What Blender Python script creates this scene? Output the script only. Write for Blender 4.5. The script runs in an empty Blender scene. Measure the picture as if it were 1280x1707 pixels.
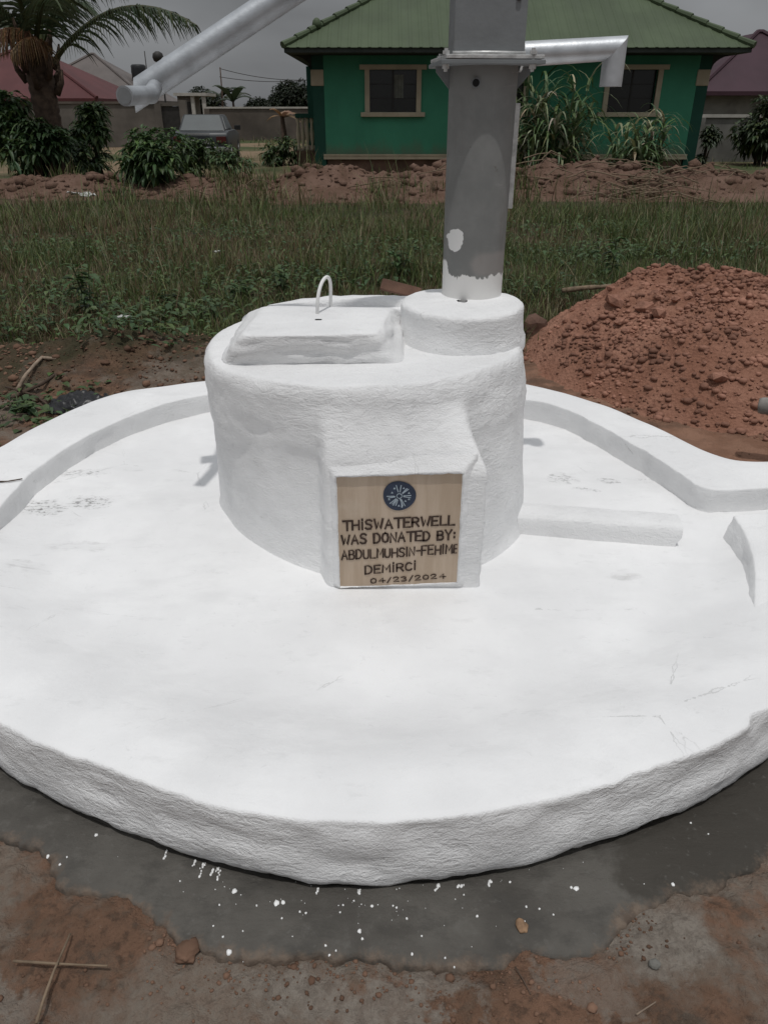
import bpy, bmesh, math, random
import numpy as np
from mathutils import Vector, Matrix

random.seed(7)
RNG = np.random.default_rng(11)
SC = bpy.context.scene
COL = SC.collection
R = math.radians

# ------------------------------------------------------------------ camera, world, sun, exposure
PITCH, FPX, CAMH = R(28.5), 1233.0, 1.5
cam_data = bpy.data.cameras.new('camera')
cam_data.sensor_fit = 'VERTICAL'
cam_data.sensor_height = 36.0
cam_data.lens = 36.0 * FPX / 1707.0
cam_data.clip_start = 0.05
cam_data.clip_end = 3000
cam = bpy.data.objects.new('camera', cam_data)
cam.location = (0, 0, CAMH)
cam.rotation_euler = (math.pi / 2 - PITCH, 0, 0)
COL.objects.link(cam)
SC.camera = cam

SUN_ELEV = R(75.5)
world = bpy.data.worlds.new('World')
SC.world = world
world.use_nodes = True
wn, wl = world.node_tree.nodes, world.node_tree.links
wn.clear()
wo = wn.new('ShaderNodeOutputWorld')
bg = wn.new('ShaderNodeBackground')
bg.inputs['Strength'].default_value = 0.1
sky = wn.new('ShaderNodeTexSky')
sky.sky_type = 'NISHITA'
sky.sun_disc = False
sky.sun_elevation = SUN_ELEV
sky.sun_rotation = math.pi
sky.air_density = 1.5
sky.dust_density = 3.0
tc = wn.new('ShaderNodeTexCoord')
sep = wn.new('ShaderNodeSeparateXYZ')
wl.new(tc.outputs['Generated'], sep.inputs[0])
# overcast layer: three times as bright overhead as at the horizon, with soft cloud banks
mr = wn.new('ShaderNodeMapRange')
mr.inputs['From Min'].default_value = 0.0
mr.inputs['From Max'].default_value = 1.0
mr.inputs['To Min'].default_value = 1.85
mr.inputs['To Max'].default_value = 8.0
wl.new(sep.outputs['Z'], mr.inputs['Value'])
cmap = wn.new('ShaderNodeMapping')
cmap.inputs['Scale'].default_value = (1.0, 1.0, 2.6)
wl.new(tc.outputs['Generated'], cmap.inputs['Vector'])
cn = wn.new('ShaderNodeTexNoise')
cn.inputs['Scale'].default_value = 3.2
cn.inputs['Detail'].default_value = 4
cn.inputs['Roughness'].default_value = 0.5
wl.new(cmap.outputs[0], cn.inputs['Vector'])
cr = wn.new('ShaderNodeMapRange')
cr.inputs['From Min'].default_value = 0.32
cr.inputs['From Max'].default_value = 0.68
cr.inputs['To Min'].default_value = 0.74
cr.inputs['To Max'].default_value = 1.22
wl.new(cn.outputs['Fac'], cr.inputs['Value'])
mul = wn.new('ShaderNodeMath'); mul.operation = 'MULTIPLY'
wl.new(mr.outputs[0], mul.inputs[0]); wl.new(cr.outputs[0], mul.inputs[1])
tint = wn.new('ShaderNodeMix'); tint.data_type = 'RGBA'; tint.blend_type = 'MULTIPLY'
tint.inputs['Factor'].default_value = 1.0
tint.inputs['A'].default_value = (0.955, 0.985, 1.03, 1)
wl.new(mul.outputs[0], tint.inputs['B'])
smix = wn.new('ShaderNodeMix'); smix.data_type = 'RGBA'
smix.inputs['Factor'].default_value = 0.97
wl.new(sky.outputs[0], smix.inputs['A'])
wl.new(tint.outputs['Result'], smix.inputs['B'])
wl.new(smix.outputs['Result'], bg.inputs['Color'])
wl.new(bg.outputs[0], wo.inputs[0])

sun_data = bpy.data.lights.new('sun', 'SUN')
sun_data.energy = 1.85
sun_data.angle = R(0.9)
sun_data.color = (1.0, 0.98, 0.955)
sun = bpy.data.objects.new('sun', sun_data)
sdir = Vector((-0.025, math.cos(SUN_ELEV), -math.sin(SUN_ELEV)))      # light travels away from the camera and down
sun.rotation_euler = sdir.to_track_quat('-Z', 'Y').to_euler()
sun.location = (0, -3, 12)
COL.objects.link(sun)

SC.view_settings.view_transform = 'Standard'
SC.view_settings.look = 'None'
SC.view_settings.exposure = -0.2
SC.view_settings.gamma = 1.0
SC.view_settings.use_curve_mapping = False

# ------------------------------------------------------------------ helpers
def ray(px, py):
    u = (px - 640) / FPX; v = (853.5 - py) / FPX
    return (u, math.cos(PITCH) + v * math.sin(PITCH), -math.sin(PITCH) + v * math.cos(PITCH))

def G(px, py, z=0.0):
    """the place on the horizontal plane z that was measured at this photo position"""
    r = ray(px, py); t = (z - CAMH) / r[2]
    return Vector((r[0] * t, r[1] * t, z))

def D(px, py, y):
    """the place on the upright plane y"""
    r = ray(px, py); t = y / r[1]
    return Vector((r[0] * t, y, CAMH + r[2] * t))

def hash3(ix, iy, iz, seed):
    n = (ix * 374761393 + iy * 668265263 + iz * 2147483647 + seed * 1274126177).astype(np.int64)
    n = (n ^ (n >> 13)) * 1274126177
    n = n & 0x7fffffff
    n = (n ^ (n >> 16)) & 0xffff
    return n / 65535.0

def vnoise(P, seed=0):
    P = np.asarray(P, float)
    i = np.floor(P).astype(np.int64); f = P - i
    f = f * f * (3 - 2 * f)
    out = 0
    for dx in (0, 1):
        for dy in (0, 1):
            for dz in (0, 1):
                w = (f[:, 0] if dx else 1 - f[:, 0]) * (f[:, 1] if dy else 1 - f[:, 1]) * (f[:, 2] if dz else 1 - f[:, 2])
                out = out + w * hash3(i[:, 0] + dx, i[:, 1] + dy, i[:, 2] + dz, seed)
    return out

def fbm(P, octaves=4, seed=0, gain=0.5):
    P = np.asarray(P, float); a = 1.0; s = 0; tot = 0
    for k in range(octaves):
        s = s + a * vnoise(P * 2 ** k + 17.3 * k, seed + k); tot += a; a *= gain
    return s / tot * 2 - 1

def n1(x, y, z=0, seed=0, octaves=3):
    return float(fbm(np.array([[x, y, z]]), octaves, seed)[0])

def sstep(a, b, x):
    t = np.clip((np.asarray(x, float) - a) / (b - a), 0, 1)
    return t * t * (3 - 2 * t)

def link(name, me, mat=None, parent=None):
    o = bpy.data.objects.new(name, me)
    COL.objects.link(o)
    if mat is not None and me is not None and len(me.materials) == 0:
        me.materials.append(mat)
    if parent is not None: o.parent = parent
    return o

def tag(o, label=None, cat=None, group=None, kind=None):
    if label: o['label'] = label
    if cat: o['category'] = cat
    if group: o['group'] = group
    if kind: o['kind'] = kind
    return o

def thing(name, loc, label, cat, group=None, rz=0):
    o = bpy.data.objects.new(name, None)
    o.empty_display_size = 0.1
    COL.objects.link(o)
    o.location = loc; o.rotation_euler = (0, 0, rz)
    o.matrix_basis = Matrix.LocRotScale(Vector(loc), Matrix.Rotation(rz, 3, 'Z').to_quaternion(), None)
    return tag(o, label, cat, group)

class MB:
    def __init__(s, org=(0, 0, 0)):
        s.v = []; s.f = []; s.c = []; s.org = Vector(org); s.col = None
    def add(s, vs, fs, col=None):
        b = len(s.v)
        for p in vs: s.v.append((p[0] - s.org[0], p[1] - s.org[1], p[2] - s.org[2]))
        for f in fs: s.f.append(tuple(b + i for i in f))
        c = col if col is not None else s.col
        if c is not None:
            while len(s.c) < b: s.c.append(c)
            s.c.extend([c] * len(vs))
        return b
    def box(s, lo, hi, rz=0, piv=None):
        x0, y0, z0 = lo; x1, y1, z1 = hi
        vs = [Vector(p) for p in ((x0,y0,z0),(x1,y0,z0),(x1,y1,z0),(x0,y1,z0),(x0,y0,z1),(x1,y0,z1),(x1,y1,z1),(x0,y1,z1))]
        if rz:
            pv = Vector(piv if piv else ((x0+x1)/2, (y0+y1)/2, 0)); m = Matrix.Rotation(rz, 3, 'Z')
            vs = [m @ (p - pv) + pv for p in vs]
        s.add(vs, [(0,3,2,1),(4,5,6,7),(0,1,5,4),(1,2,6,5),(2,3,7,6),(3,0,4,7)])
    def tube(s, pts, rad, n=8, caps=True, hollow=0):
        pts = [Vector(p) for p in pts]
        if not hasattr(rad, '__len__'): rad = [rad] * len(pts)
        rings = []; prev = None
        for i, p in enumerate(pts):
            t = (pts[min(i + 1, len(pts) - 1)] - pts[max(i - 1, 0)])
            t.normalize()
            if prev is None:
                a = Vector((0, 0, 1)) if abs(t.z) < 0.9 else Vector((1, 0, 0))
                u = t.cross(a).normalized()
            else:
                u = (prev - t * prev.dot(t)).normalized()
            prev = u; w = t.cross(u)
            rings.append([p + (u * math.cos(2*math.pi*k/n) + w * math.sin(2*math.pi*k/n)) * rad[i] for k in range(n)])
        vs = [q for r in rings for q in r]; fs = []
        for i in range(len(pts) - 1):
            for k in range(n):
                a = i*n+k; b = i*n+(k+1) % n
                fs.append((a, b, b + n, a + n))
        if caps:
            fs.append(tuple(range(n))[::-1]); fs.append(tuple((len(pts)-1)*n + k for k in range(n)))
        s.add(vs, fs)
    def lathe(s, prof, c=(0, 0, 0), n=32, cap=True):
        vs = []; fs = []
        for r, z in prof:
            for k in range(n):
                a = 2*math.pi*k/n
                vs.append((c[0] + r*math.cos(a), c[1] + r*math.sin(a), c[2] + z))
        for i in range(len(prof) - 1):
            for k in range(n):
                a = i*n+k; b = i*n+(k+1) % n
                fs.append((a, b, b + n, a + n))
        if cap:
            fs.append(tuple(range(n))[::-1]); fs.append(tuple((len(prof)-1)*n + k for k in range(n)))
        s.add(vs, fs)
    def prism(s, poly, y0, y1):
        """(x, z) outline pushed along y"""
        n = len(poly)
        vs = [(p[0], y0, p[1]) for p in poly] + [(p[0], y1, p[1]) for p in poly]
        fs = [tuple(range(n)), tuple(range(2*n - 1, n - 1, -1))]
        for k in range(n):
            fs.append((k, k + n, (k + 1) % n + n, (k + 1) % n))
        s.add(vs, fs)
    def mesh(s, name, smooth=False, bevel=0, auto=None):
        me = bpy.data.meshes.new(name)
        me.from_pydata(s.v, [], s.f)
        me.validate()
        if bevel:
            bm = bmesh.new(); bm.from_mesh(me)
            bmesh.ops.recalc_face_normals(bm, faces=bm.faces)
            ed = [e for e in bm.edges if len(e.link_faces) == 2 and e.calc_face_angle(0) > 0.6]
            bmesh.ops.bevel(bm, geom=ed, offset=bevel, segments=2, affect='EDGES', profile=0.6)
            bm.to_mesh(me); bm.free()
        else:
            bm = bmesh.new(); bm.from_mesh(me)
            bmesh.ops.recalc_face_normals(bm, faces=bm.faces)
            bm.to_mesh(me); bm.free()
        if smooth:
            for p in me.polygons: p.use_smooth = True
            if auto is not None:
                try: me.set_sharp_from_angle(angle=auto)
                except Exception: pass
        if s.c and len(s.c) <= len(me.vertices) and not bevel:
            at = me.color_attributes.new('Col', 'FLOAT_COLOR', 'POINT')
            arr = np.ones((len(me.vertices), 4), np.float32)
            arr[:len(s.c), :3] = np.array(s.c, np.float32)
            at.data.foreach_set('color', arr.ravel())
        return me
    def build(s, name, mat, parent=None, smooth=False, bevel=0, auto=None):
        return link(name, s.mesh(name, smooth, bevel, auto), mat, parent)

def np_mesh(name, V, F, mat, parent=None, smooth=False, cols=None, tri=False):
    me = bpy.data.meshes.new(name)
    V = np.asarray(V, np.float32); F = np.asarray(F, np.int32)
    k = F.shape[1]
    me.vertices.add(len(V)); me.vertices.foreach_set('co', V.ravel())
    me.loops.add(F.size); me.loops.foreach_set('vertex_index', F.ravel())
    me.polygons.add(len(F))
    me.polygons.foreach_set('loop_start', np.arange(0, F.size, k, dtype=np.int32))
    if smooth: me.polygons.foreach_set('use_smooth', np.ones(len(F), bool))
    me.update(calc_edges=True)
    if cols is not None:
        at = me.color_attributes.new('Col', 'FLOAT_COLOR', 'POINT')
        arr = np.ones((len(V), 4), np.float32); arr[:, :3] = cols
        at.data.foreach_set('color', arr.ravel())
    return link(name, me, mat, parent)

def grid_faces(nu, nv, wrap=False):
    """faces of a (nu x nv) vertex grid, index = i*nv + j; wrap closes j"""
    i = np.arange(nu - 1)[:, None]; j = np.arange(nv if wrap else nv - 1)[None, :]
    a = i * nv + j; b = i * nv + (j + 1) % nv
    return np.stack([a, b, b + nv, a + nv], -1).reshape(-1, 4)

# ------------------------------------------------------------------ materials
class NT:
    def __init__(s, name):
        s.m = bpy.data.materials.new(name); s.m.use_nodes = True
        s.n = s.m.node_tree.nodes; s.l = s.m.node_tree.links
        s.n.clear()
        s.out = s.n.new('ShaderNodeOutputMaterial'); s.b = s.n.new('ShaderNodeBsdfPrincipled')
        s.l.new(s.b.outputs[0], s.out.inputs[0])
        s.tc = s.n.new('ShaderNodeTexCoord')
    def set(s, key, val):
        if hasattr(val, 'is_output'): s.l.new(val, s.b.inputs[key])
        elif isinstance(val, (tuple, list)) and len(val) == 3: s.b.inputs[key].default_value = (*val, 1)
        else: s.b.inputs[key].default_value = val
    def obj(s, scale=(1, 1, 1), loc=(0, 0, 0)):
        mp = s.n.new('ShaderNodeMapping'); mp.inputs['Scale'].default_value = scale; mp.inputs['Location'].default_value = loc
        s.l.new(s.tc.outputs['Object'], mp.inputs['Vector'])
        return mp.outputs[0]
    def noise(s, vec, scale, detail=4, rough=0.55, dist=0):
        t = s.n.new('ShaderNodeTexNoise')
        t.inputs['Scale'].default_value = scale; t.inputs['Detail'].default_value = detail
        t.inputs['Roughness'].default_value = rough; t.inputs['Distortion'].default_value = dist
        s.l.new(vec, t.inputs['Vector'])
        return t.outputs['Fac']
    def vor(s, vec, scale, feature='F1'):
        t = s.n.new('ShaderNodeTexVoronoi'); t.feature = feature
        t.inputs['Scale'].default_value = scale
        s.l.new(vec, t.inputs['Vector'])
        return t.outputs['Distance']
    def rng(s, v, a, b, c=0.0, d=1.0):
        t = s.n.new('ShaderNodeMapRange'); t.interpolation_type = 'SMOOTHSTEP'
        for k, x in zip(('From Min', 'From Max', 'To Min', 'To Max'), (a, b, c, d)): t.inputs[k].default_value = x
        s.l.new(v, t.inputs['Value'])
        return t.outputs[0]
    def mix(s, fac, a, b, mode='MIX'):
        t = s.n.new('ShaderNodeMix'); t.data_type = 'RGBA'; t.blend_type = mode
        for key, x in (('Factor', fac), ('A', a), ('B', b)):
            if hasattr(x, 'is_output'): s.l.new(x, t.inputs[key])
            elif isinstance(x, (tuple, list)): t.inputs[key].default_value = (*x[:3], 1)
            else: t.inputs[key].default_value = x
        return t.outputs['Result']
    def math(s, op, a, b=0.0, c=None):
        t = s.n.new('ShaderNodeMath'); t.operation = op
        for k, x in enumerate((a, b) if c is None else (a, b, c)):
            if hasattr(x, 'is_output'): s.l.new(x, t.inputs[k])
            else: t.inputs[k].default_value = x
        return t.outputs[0]
    def bump(s, h, strength=0.3, dist=0.01, normal=None):
        t = s.n.new('ShaderNodeBump'); t.inputs['Strength'].default_value = strength; t.inputs['Distance'].default_value = dist
        s.l.new(h, t.inputs['Height'])
        if normal is not None: s.l.new(normal, t.inputs['Normal'])
        s.last = t.outputs[0]
        s.l.new(t.outputs[0], s.b.inputs['Normal'])
        return t.outputs[0]
    def attr(s, name='Col'):
        t = s.n.new('ShaderNodeAttribute'); t.attribute_name = name
        return t.outputs['Color']
    def xyz(s, vec):
        t = s.n.new('ShaderNodeSeparateXYZ'); s.l.new(vec, t.inputs[0])
        return t.outputs

def plain(name, col, rough=0.7, var=0.15, scale=6.0, metallic=0.0, bump=0.0, bscale=40.0, spec=0.3):
    t = NT(name); v = t.obj()
    f = t.rng(t.noise(v, scale, 5), 0.3, 0.7)
    lo = tuple(c * (1 - var) for c in col); hi = tuple(min(1, c * (1 + var)) for c in col)
    t.set('Base Color', t.mix(f, lo, hi)); t.set('Roughness', rough); t.set('Metallic', metallic)
    t.set('Specular IOR Level', spec)
    if bump: t.bump(t.noise(v, bscale, 4), bump, 0.01)
    return t.m

def foliage_mat(name, trans=0.25, rough=0.5):
    t = NT(name)
    c = t.attr()
    t.set('Base Color', c); t.set('Roughness', rough); t.set('Specular IOR Level', 0.35)
    tr = t.n.new('ShaderNodeBsdfTranslucent'); t.l.new(c, tr.inputs['Color'])
    mx = t.n.new('ShaderNodeMixShader'); mx.inputs[0].default_value = trans
    t.l.new(t.b.outputs[0], mx.inputs[1]); t.l.new(tr.outputs[0], mx.inputs[2])
    t.l.new(mx.outputs[0], t.out.inputs[0])
    return t.m

def whitewash(name, streak=True, marks=(), strength=0.55, dirt=0.12):
    """limewashed cement: trowel strokes run along the wall; marks are scuffs (x, y, rx, ry, amount) seen from above"""
    t = NT(name); v = t.obj()
    big = t.rng(t.noise(v, 3.0, 4), 0.35, 0.7)
    c = t.mix(big, (0.745, 0.745, 0.745), (0.82, 0.82, 0.818))
    c = t.mix(t.rng(t.noise(t.obj((1, 2.2, 2.2), (4, 2, 1)), 2.6, 6, 0.65), 0.50, 0.70, 0, 0.24), c, (0.60, 0.60, 0.60))
    c = t.mix(t.rng(t.noise(t.obj((3, 6, 6), (1, 2, 3)), 3.0, 7, 0.75), 0.56, 0.66, 0, 0.16), c, (0.52, 0.52, 0.515))
    # pores where the paint did not cover the cement
    vs = t.obj((13, 13, 38) if streak else (20, 20, 20))
    thin = t.rng(t.noise(vs, 1.6, 7, 0.66, 1.2), 0.60, 0.72)
    c = t.mix(t.math('MULTIPLY', t.math('MULTIPLY', thin, t.rng(t.noise(v, 3.4, 4, 0.6), 0.42, 0.62)), dirt * 4.0), c, (0.40, 0.40, 0.39))
    crack = t.vor(t.obj((1.1, 1.1, 1.1), (.3, .1, 0)), 1.7, 'DISTANCE_TO_EDGE')
    crack = t.math('ADD', crack, t.math('MULTIPLY', t.math('SUBTRACT', t.noise(v, 9, 6, 0.65), 0.5), 0.10))
    cm_ = t.math('MULTIPLY', t.math('MULTIPLY', t.rng(crack, 0.0, 0.004, 1, 0), t.rng(crack, -0.004, 0.0)), t.rng(t.noise(v, 2.2, 3, 0.6), 0.52, 0.62))
    c = t.mix(t.math('MULTIPLY', cm_, 0.45), c, (0.30, 0.30, 0.29))
    pit = t.rng(t.noise(v, 140, 2), 0.74, 0.80)
    pitm = t.rng(t.noise(v, 5, 3), 0.5, 0.65)
    c = t.mix(t.math('MULTIPLY', t.math('MULTIPLY', pit, pitm), 0.55), c, (0.33, 0.32, 0.31))
    if marks:
        x, y, z = t.xyz(t.obj())
        grain = t.rng(t.noise(t.obj((40, 75, 40)), 1.0, 6, 0.72), 0.50, 0.60)
        smear = t.rng(t.noise(t.obj((9, 30, 9)), 1.0, 5, 0.6), 0.46, 0.66)
        wv = t.math('MULTIPLY', t.math('SUBTRACT', t.noise(t.obj(), 14, 4, 0.6), 0.5), 0.12)
        x = t.math('ADD', x, wv); y = t.math('SUBTRACT', y, wv)
        for (mx_, my, rx, ry, amt) in marks:
            dx = t.math('DIVIDE', t.math('SUBTRACT', x, mx_), rx); dy = t.math('DIVIDE', t.math('SUBTRACT', y, my), ry)
            d = t.math('ADD', t.math('MULTIPLY', dx, dx), t.math('MULTIPLY', dy, dy))
            k = t.rng(d, 1.0, 0.1)
            c = t.mix(t.math('MULTIPLY', t.math('MULTIPLY', k, grain if amt > .5 else smear), amt), c, (0.17, 0.165, 0.16) if amt > .5 else (0.36, 0.35, 0.34))
            c = t.mix(t.math('MULTIPLY', k, amt * 0.22), c, (0.45, 0.45, 0.45))
    t.set('Base Color', c); t.set('Roughness', 0.75); t.set('Specular IOR Level', 0.25)
    h1 = t.noise(vs, 1.6, 7, 0.62, 1.2)
    h2 = t.noise(v, 190, 3, 0.6)
    h3 = t.noise(v, 24, 5, 0.55)
    h1 = t.math('MULTIPLY', h1, t.rng(t.noise(v, 2.6, 4, 0.6), 0.36, 0.62, 0.25, 1.35))
    h = t.math('ADD', t.math('ADD', t.math('MULTIPLY', h1, 1.0), t.math('MULTIPLY', h2, 0.34)), t.math('MULTIPLY', h3, 0.45))
    t.bump(h, strength, 0.016 if streak else 0.006)
    return t.m

M = {}
M['white_wall'] = whitewash('limewashed plaster', True, (), 0.5)
M['white_kerb'] = whitewash('limewashed kerb', True, (), 0.34, 0.07)
M['white_flat'] = whitewash('limewashed slab', False, (
    (G(140, 790, .1).x, G(140, 790, .1).y, .13, .05, .55), (G(75, 850, .1).x, G(75, 850, .1).y, .10, .06, .95),
    (G(150, 838, .1).x, G(150, 838, .1).y, .11, .07, .85), (G(205, 782, .1).x, G(205, 782, .1).y, .12, .04, .3),
    (G(130, 912, .1).x, G(130, 912, .1).y, .14, .05, .45), (G(48, 950, .1).x, G(48, 950, .1).y, .10, .04, .45),
    (G(935, 797, .1).x, G(935, 797, .1).y, .08, .06, .55), (G(1020, 802, .1).x, G(1020, 802, .1).y, .05, .03, .6),
    (G(975, 815, .1).x, G(975, 815, .1).y, .06, .02, .7), (G(1040, 960, .1).x, G(1040, 960, .1).y, .07, .05, .35),
    (G(60, 790, .2).x, G(20, 800, .2).y, .12, .03, .8)), 0.28, 0.06)

def red_soil(name, base_a, base_b, dark, bump=0.8):
    t = NT(name); v = t.obj()
    c = t.mix(t.rng(t.noise(v, 2.2, 6, 0.6), 0.35, 0.65), base_a, base_b)
    c = t.mix(t.rng(t.noise(v, 22, 6, 0.7), 0.50, 0.72, 0, 0.7), c, dark)
    c = t.mix(t.rng(t.noise(v, 90, 3, 0.6), 0.60, 0.75, 0, 0.5), c, tuple(min(1, x * 1.9) for x in base_b))
    t.set('Base Color', c); t.set('Roughness', 0.95); t.set('Specular IOR Level', 0.1)
    h = t.math('ADD', t.noise(v, 30, 8, 0.7), t.math('MULTIPLY', t.vor(v, 55), 0.5))
    t.bump(h, bump, 0.02)
    return t.m

M['heap'] = red_soil('loose red laterite', (0.235, 0.114, 0.076), (0.315, 0.165, 0.115), (0.155, 0.072, 0.050))
M['clod'] = plain('red laterite clods', (0.27, 0.140, 0.100), 0.95, 0.25, 1.5, 0, 0.5, 6, 0.1)
M['crumb'] = plain('fine laterite crumbs', (0.255, 0.132, 0.094), 0.95, 0.4, 3.0, 0, 0.4, 60, 0.1)
M['soil_crumb'] = plain('brown soil crumbs', (0.150, 0.090, 0.062), 0.95, 0.4, 4.0, 0, 0.4, 60, 0.1)
M['bank'] = red_soil('dug brown soil', (0.115, 0.070, 0.050), (0.165, 0.105, 0.080), (0.048, 0.032, 0.024))

def ground_mat():
    t = NT('ground earth'); v = t.obj()
    x, y, z = t.xyz(v)
    n_big = t.noise(v, 1.1, 5, 0.55); n_mid = t.noise(v, 4.5, 7, 0.62); n_fine = t.noise(v, 38, 7, 0.68)
    red = t.mix(t.rng(n_mid, 0.36, 0.64), (0.150, 0.090, 0.060), (0.205, 0.118, 0.078))
    red = t.mix(t.rng(n_fine, 0.47, 0.66, 0, 0.75), red, (0.072, 0.048, 0.035))
    red = t.mix(t.rng(t.noise(v, 11, 8, 0.72), 0.52, 0.62, 0, 0.6), red, (0.135, 0.098, 0.072))
    red = t.mix(t.rng(t.noise(t.obj((1, 1, 1), (7, 3, 0)), 6.5, 7, 0.7), 0.55, 0.64, 0, 0.7), red, (0.085, 0.066, 0.052))
    grey = t.mix(t.rng(n_fine, 0.35, 0.65), (0.170, 0.142, 0.116), (0.235, 0.205, 0.170))
    # cement dust trodden into the soil in front of the slab
    dust = t.rng(t.noise(t.obj((1, 1, 1), (3.1, 1.7, 0)), 2.6, 6, 0.66), 0.45, 0.58)
    c = t.mix(t.math('MULTIPLY', dust, 0.75), red, grey)
    wx = t.math('MULTIPLY', t.math('SUBTRACT', t.noise(v, 7, 6, 0.68), 0.5), 0.42)
    for (px_, py_, rx_, ry_, am_) in ((1085, 1560, .13, .10, .85), (600, 1665, .22, .07, .8), (740, 1660, .08, .06, .55), (960, 1640, .10, .05, .5), (490, 1540, .06, .05, .5), (20, 1690, .07, .05, .6), (440, 1625, .10, .03, .5)):
        q_ = G(px_, py_, 0)
        ddx = t.math('DIVIDE', t.math('ADD', t.math('SUBTRACT', x, q_.x), wx), rx_); ddy = t.math('DIVIDE', t.math('SUBTRACT', t.math('SUBTRACT', y, q_.y), wx), ry_)
        c = t.mix(t.rng(t.math('ADD', t.math('MULTIPLY', ddx, ddx), t.math('MULTIPLY', ddy, ddy)), 1.3, 0.3, 0, am_), c, t.mix(t.rng(n_fine, 0.38, 0.62), (0.185, 0.160, 0.135), (0.265, 0.235, 0.20)))
    foot = t.math('MULTIPLY', t.rng(t.math('ADD', x, wx), 0.75, 1.0), t.rng(y, 2.7, 3.1))
    c = t.mix(t.math('MULTIPLY', foot, 0.9), c, t.mix(t.rng(n_mid, 0.38, 0.62), (0.225, 0.120, 0.078), (0.30, 0.170, 0.115)))
    bright = t.rng(t.noise(v, 70, 3, 0.6), 0.64, 0.76, 0, 0.45)
    c = t.mix(bright, c, (0.24, 0.19, 0.15))
    # the meadow behind: dark humus between tufts with bare patches
    mead = t.mix(t.rng(n_big, 0.42, 0.62), (0.050, 0.046, 0.026), (0.088, 0.062, 0.040))
    mead = t.mix(t.rng(n_fine, 0.45, 0.7, 0, 0.6), mead, (0.030, 0.030, 0.018))
    edge = t.math('ADD', y, t.math('MULTIPLY', t.math('SUBTRACT', n_mid, 0.5), 1.6))
    edge = t.math('ADD', edge, t.math('MULTIPLY', t.math('MAXIMUM', x, -3.0), -0.35))
    spoil = t.rng(t.noise(t.obj((2.5, 7, 3)), 1.0, 6, 0.65), 0.42, 0.6)
    back = t.rng(y, 3.3, 3.9)
    c = t.mix(t.math('MULTIPLY', back, t.math('MULTIPLY', spoil, 0.55)), c, (0.060, 0.045, 0.034))
    c = t.mix(t.rng(edge, 4.7, 5.5), c, mead)
    far = t.mix(t.rng(t.noise(v, 0.22, 5, 0.55), 0.44, 0.58), (0.20, 0.145, 0.095), (0.060, 0.072, 0.032))
    c = t.mix(t.rng(y, 17.5, 20.0), c, far)
    t.set('Base Color', c); t.set('Roughness', 0.95); t.set('Specular IOR Level', 0.12)
    h = t.math('ADD', t.math('MULTIPLY', t.noise(v, 16, 8, 0.68), 1.0), t.math('MULTIPLY', t.noise(v, 90, 4, 0.6), 0.3))
    t.bump(h, 1.0, 0.03)
    return t.m
M['ground'] = ground_mat()

def mortar_mat():
    t = NT('raw cement mortar'); v = t.obj()
    c = t.mix(t.rng(t.noise(v, 3.0, 6, 0.6), 0.36, 0.64), (0.064, 0.059, 0.052), (0.104, 0.097, 0.086))
    c = t.mix(t.rng(t.noise(t.obj((1, 1.6, 1), (2, 5, 0)), 9, 7, 0.68), 0.48, 0.66, 0, 0.55), c, (0.052, 0.049, 0.044))
    c = t.mix(t.rng(t.noise(v, 24, 6, 0.7), 0.55, 0.68, 0, 0.5), c, (0.115, 0.108, 0.098))
    # still damp to the right
    x, y, z = t.xyz(v)
    wet = t.math('ADD', t.math('ADD', x, t.math('MULTIPLY', y, 0.6)), t.math('MULTIPLY', t.math('SUBTRACT', t.noise(v, 6, 5, 0.6), 0.5), 0.55))
    c = t.mix(t.rng(wet, 1.14, 1.22, 0, 0.8), c, (0.045, 0.040, 0.033))
    c = t.mix(t.rng(t.noise(v, 1.7, 4, 0.6), 0.55, 0.75, 0, 0.5), c, (0.085, 0.068, 0.052))
    c = t.mix(t.rng(t.noise(v, 60, 4, 0.65), 0.60, 0.74, 0, 0.5), c, (0.13, 0.125, 0.115))
    ex_, ey_, ez_ = t.xyz(t.attr())
    em = t.math('ADD', ex_, t.math('MULTIPLY', t.math('SUBTRACT', t.noise(v, 13, 7, 0.7), 0.5), 0.9))
    soil = t.mix(t.rng(t.noise(v, 40, 5, 0.65), 0.4, 0.65), (0.165, 0.125, 0.095), (0.10, 0.072, 0.054))
    c = t.mix(t.rng(em, 0.86, 1.06, 0, 0.85), c, soil)
    t.set('Base Color', c); t.set('Roughness', 0.85); t.set('Specular IOR Level', 0.25)
    h = t.math('ADD', t.noise(t.obj((14, 30, 20)), 1.0, 7, 0.65), t.math('MULTIPLY', t.noise(v, 120, 3), 0.25))
    t.bump(h, 0.55, 0.012)
    return t.m
M['mortar'] = mortar_mat()
M['paint_drop'] = plain('white paint drops', (0.8, 0.8, 0.79), 0.5, 0.04)

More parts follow.
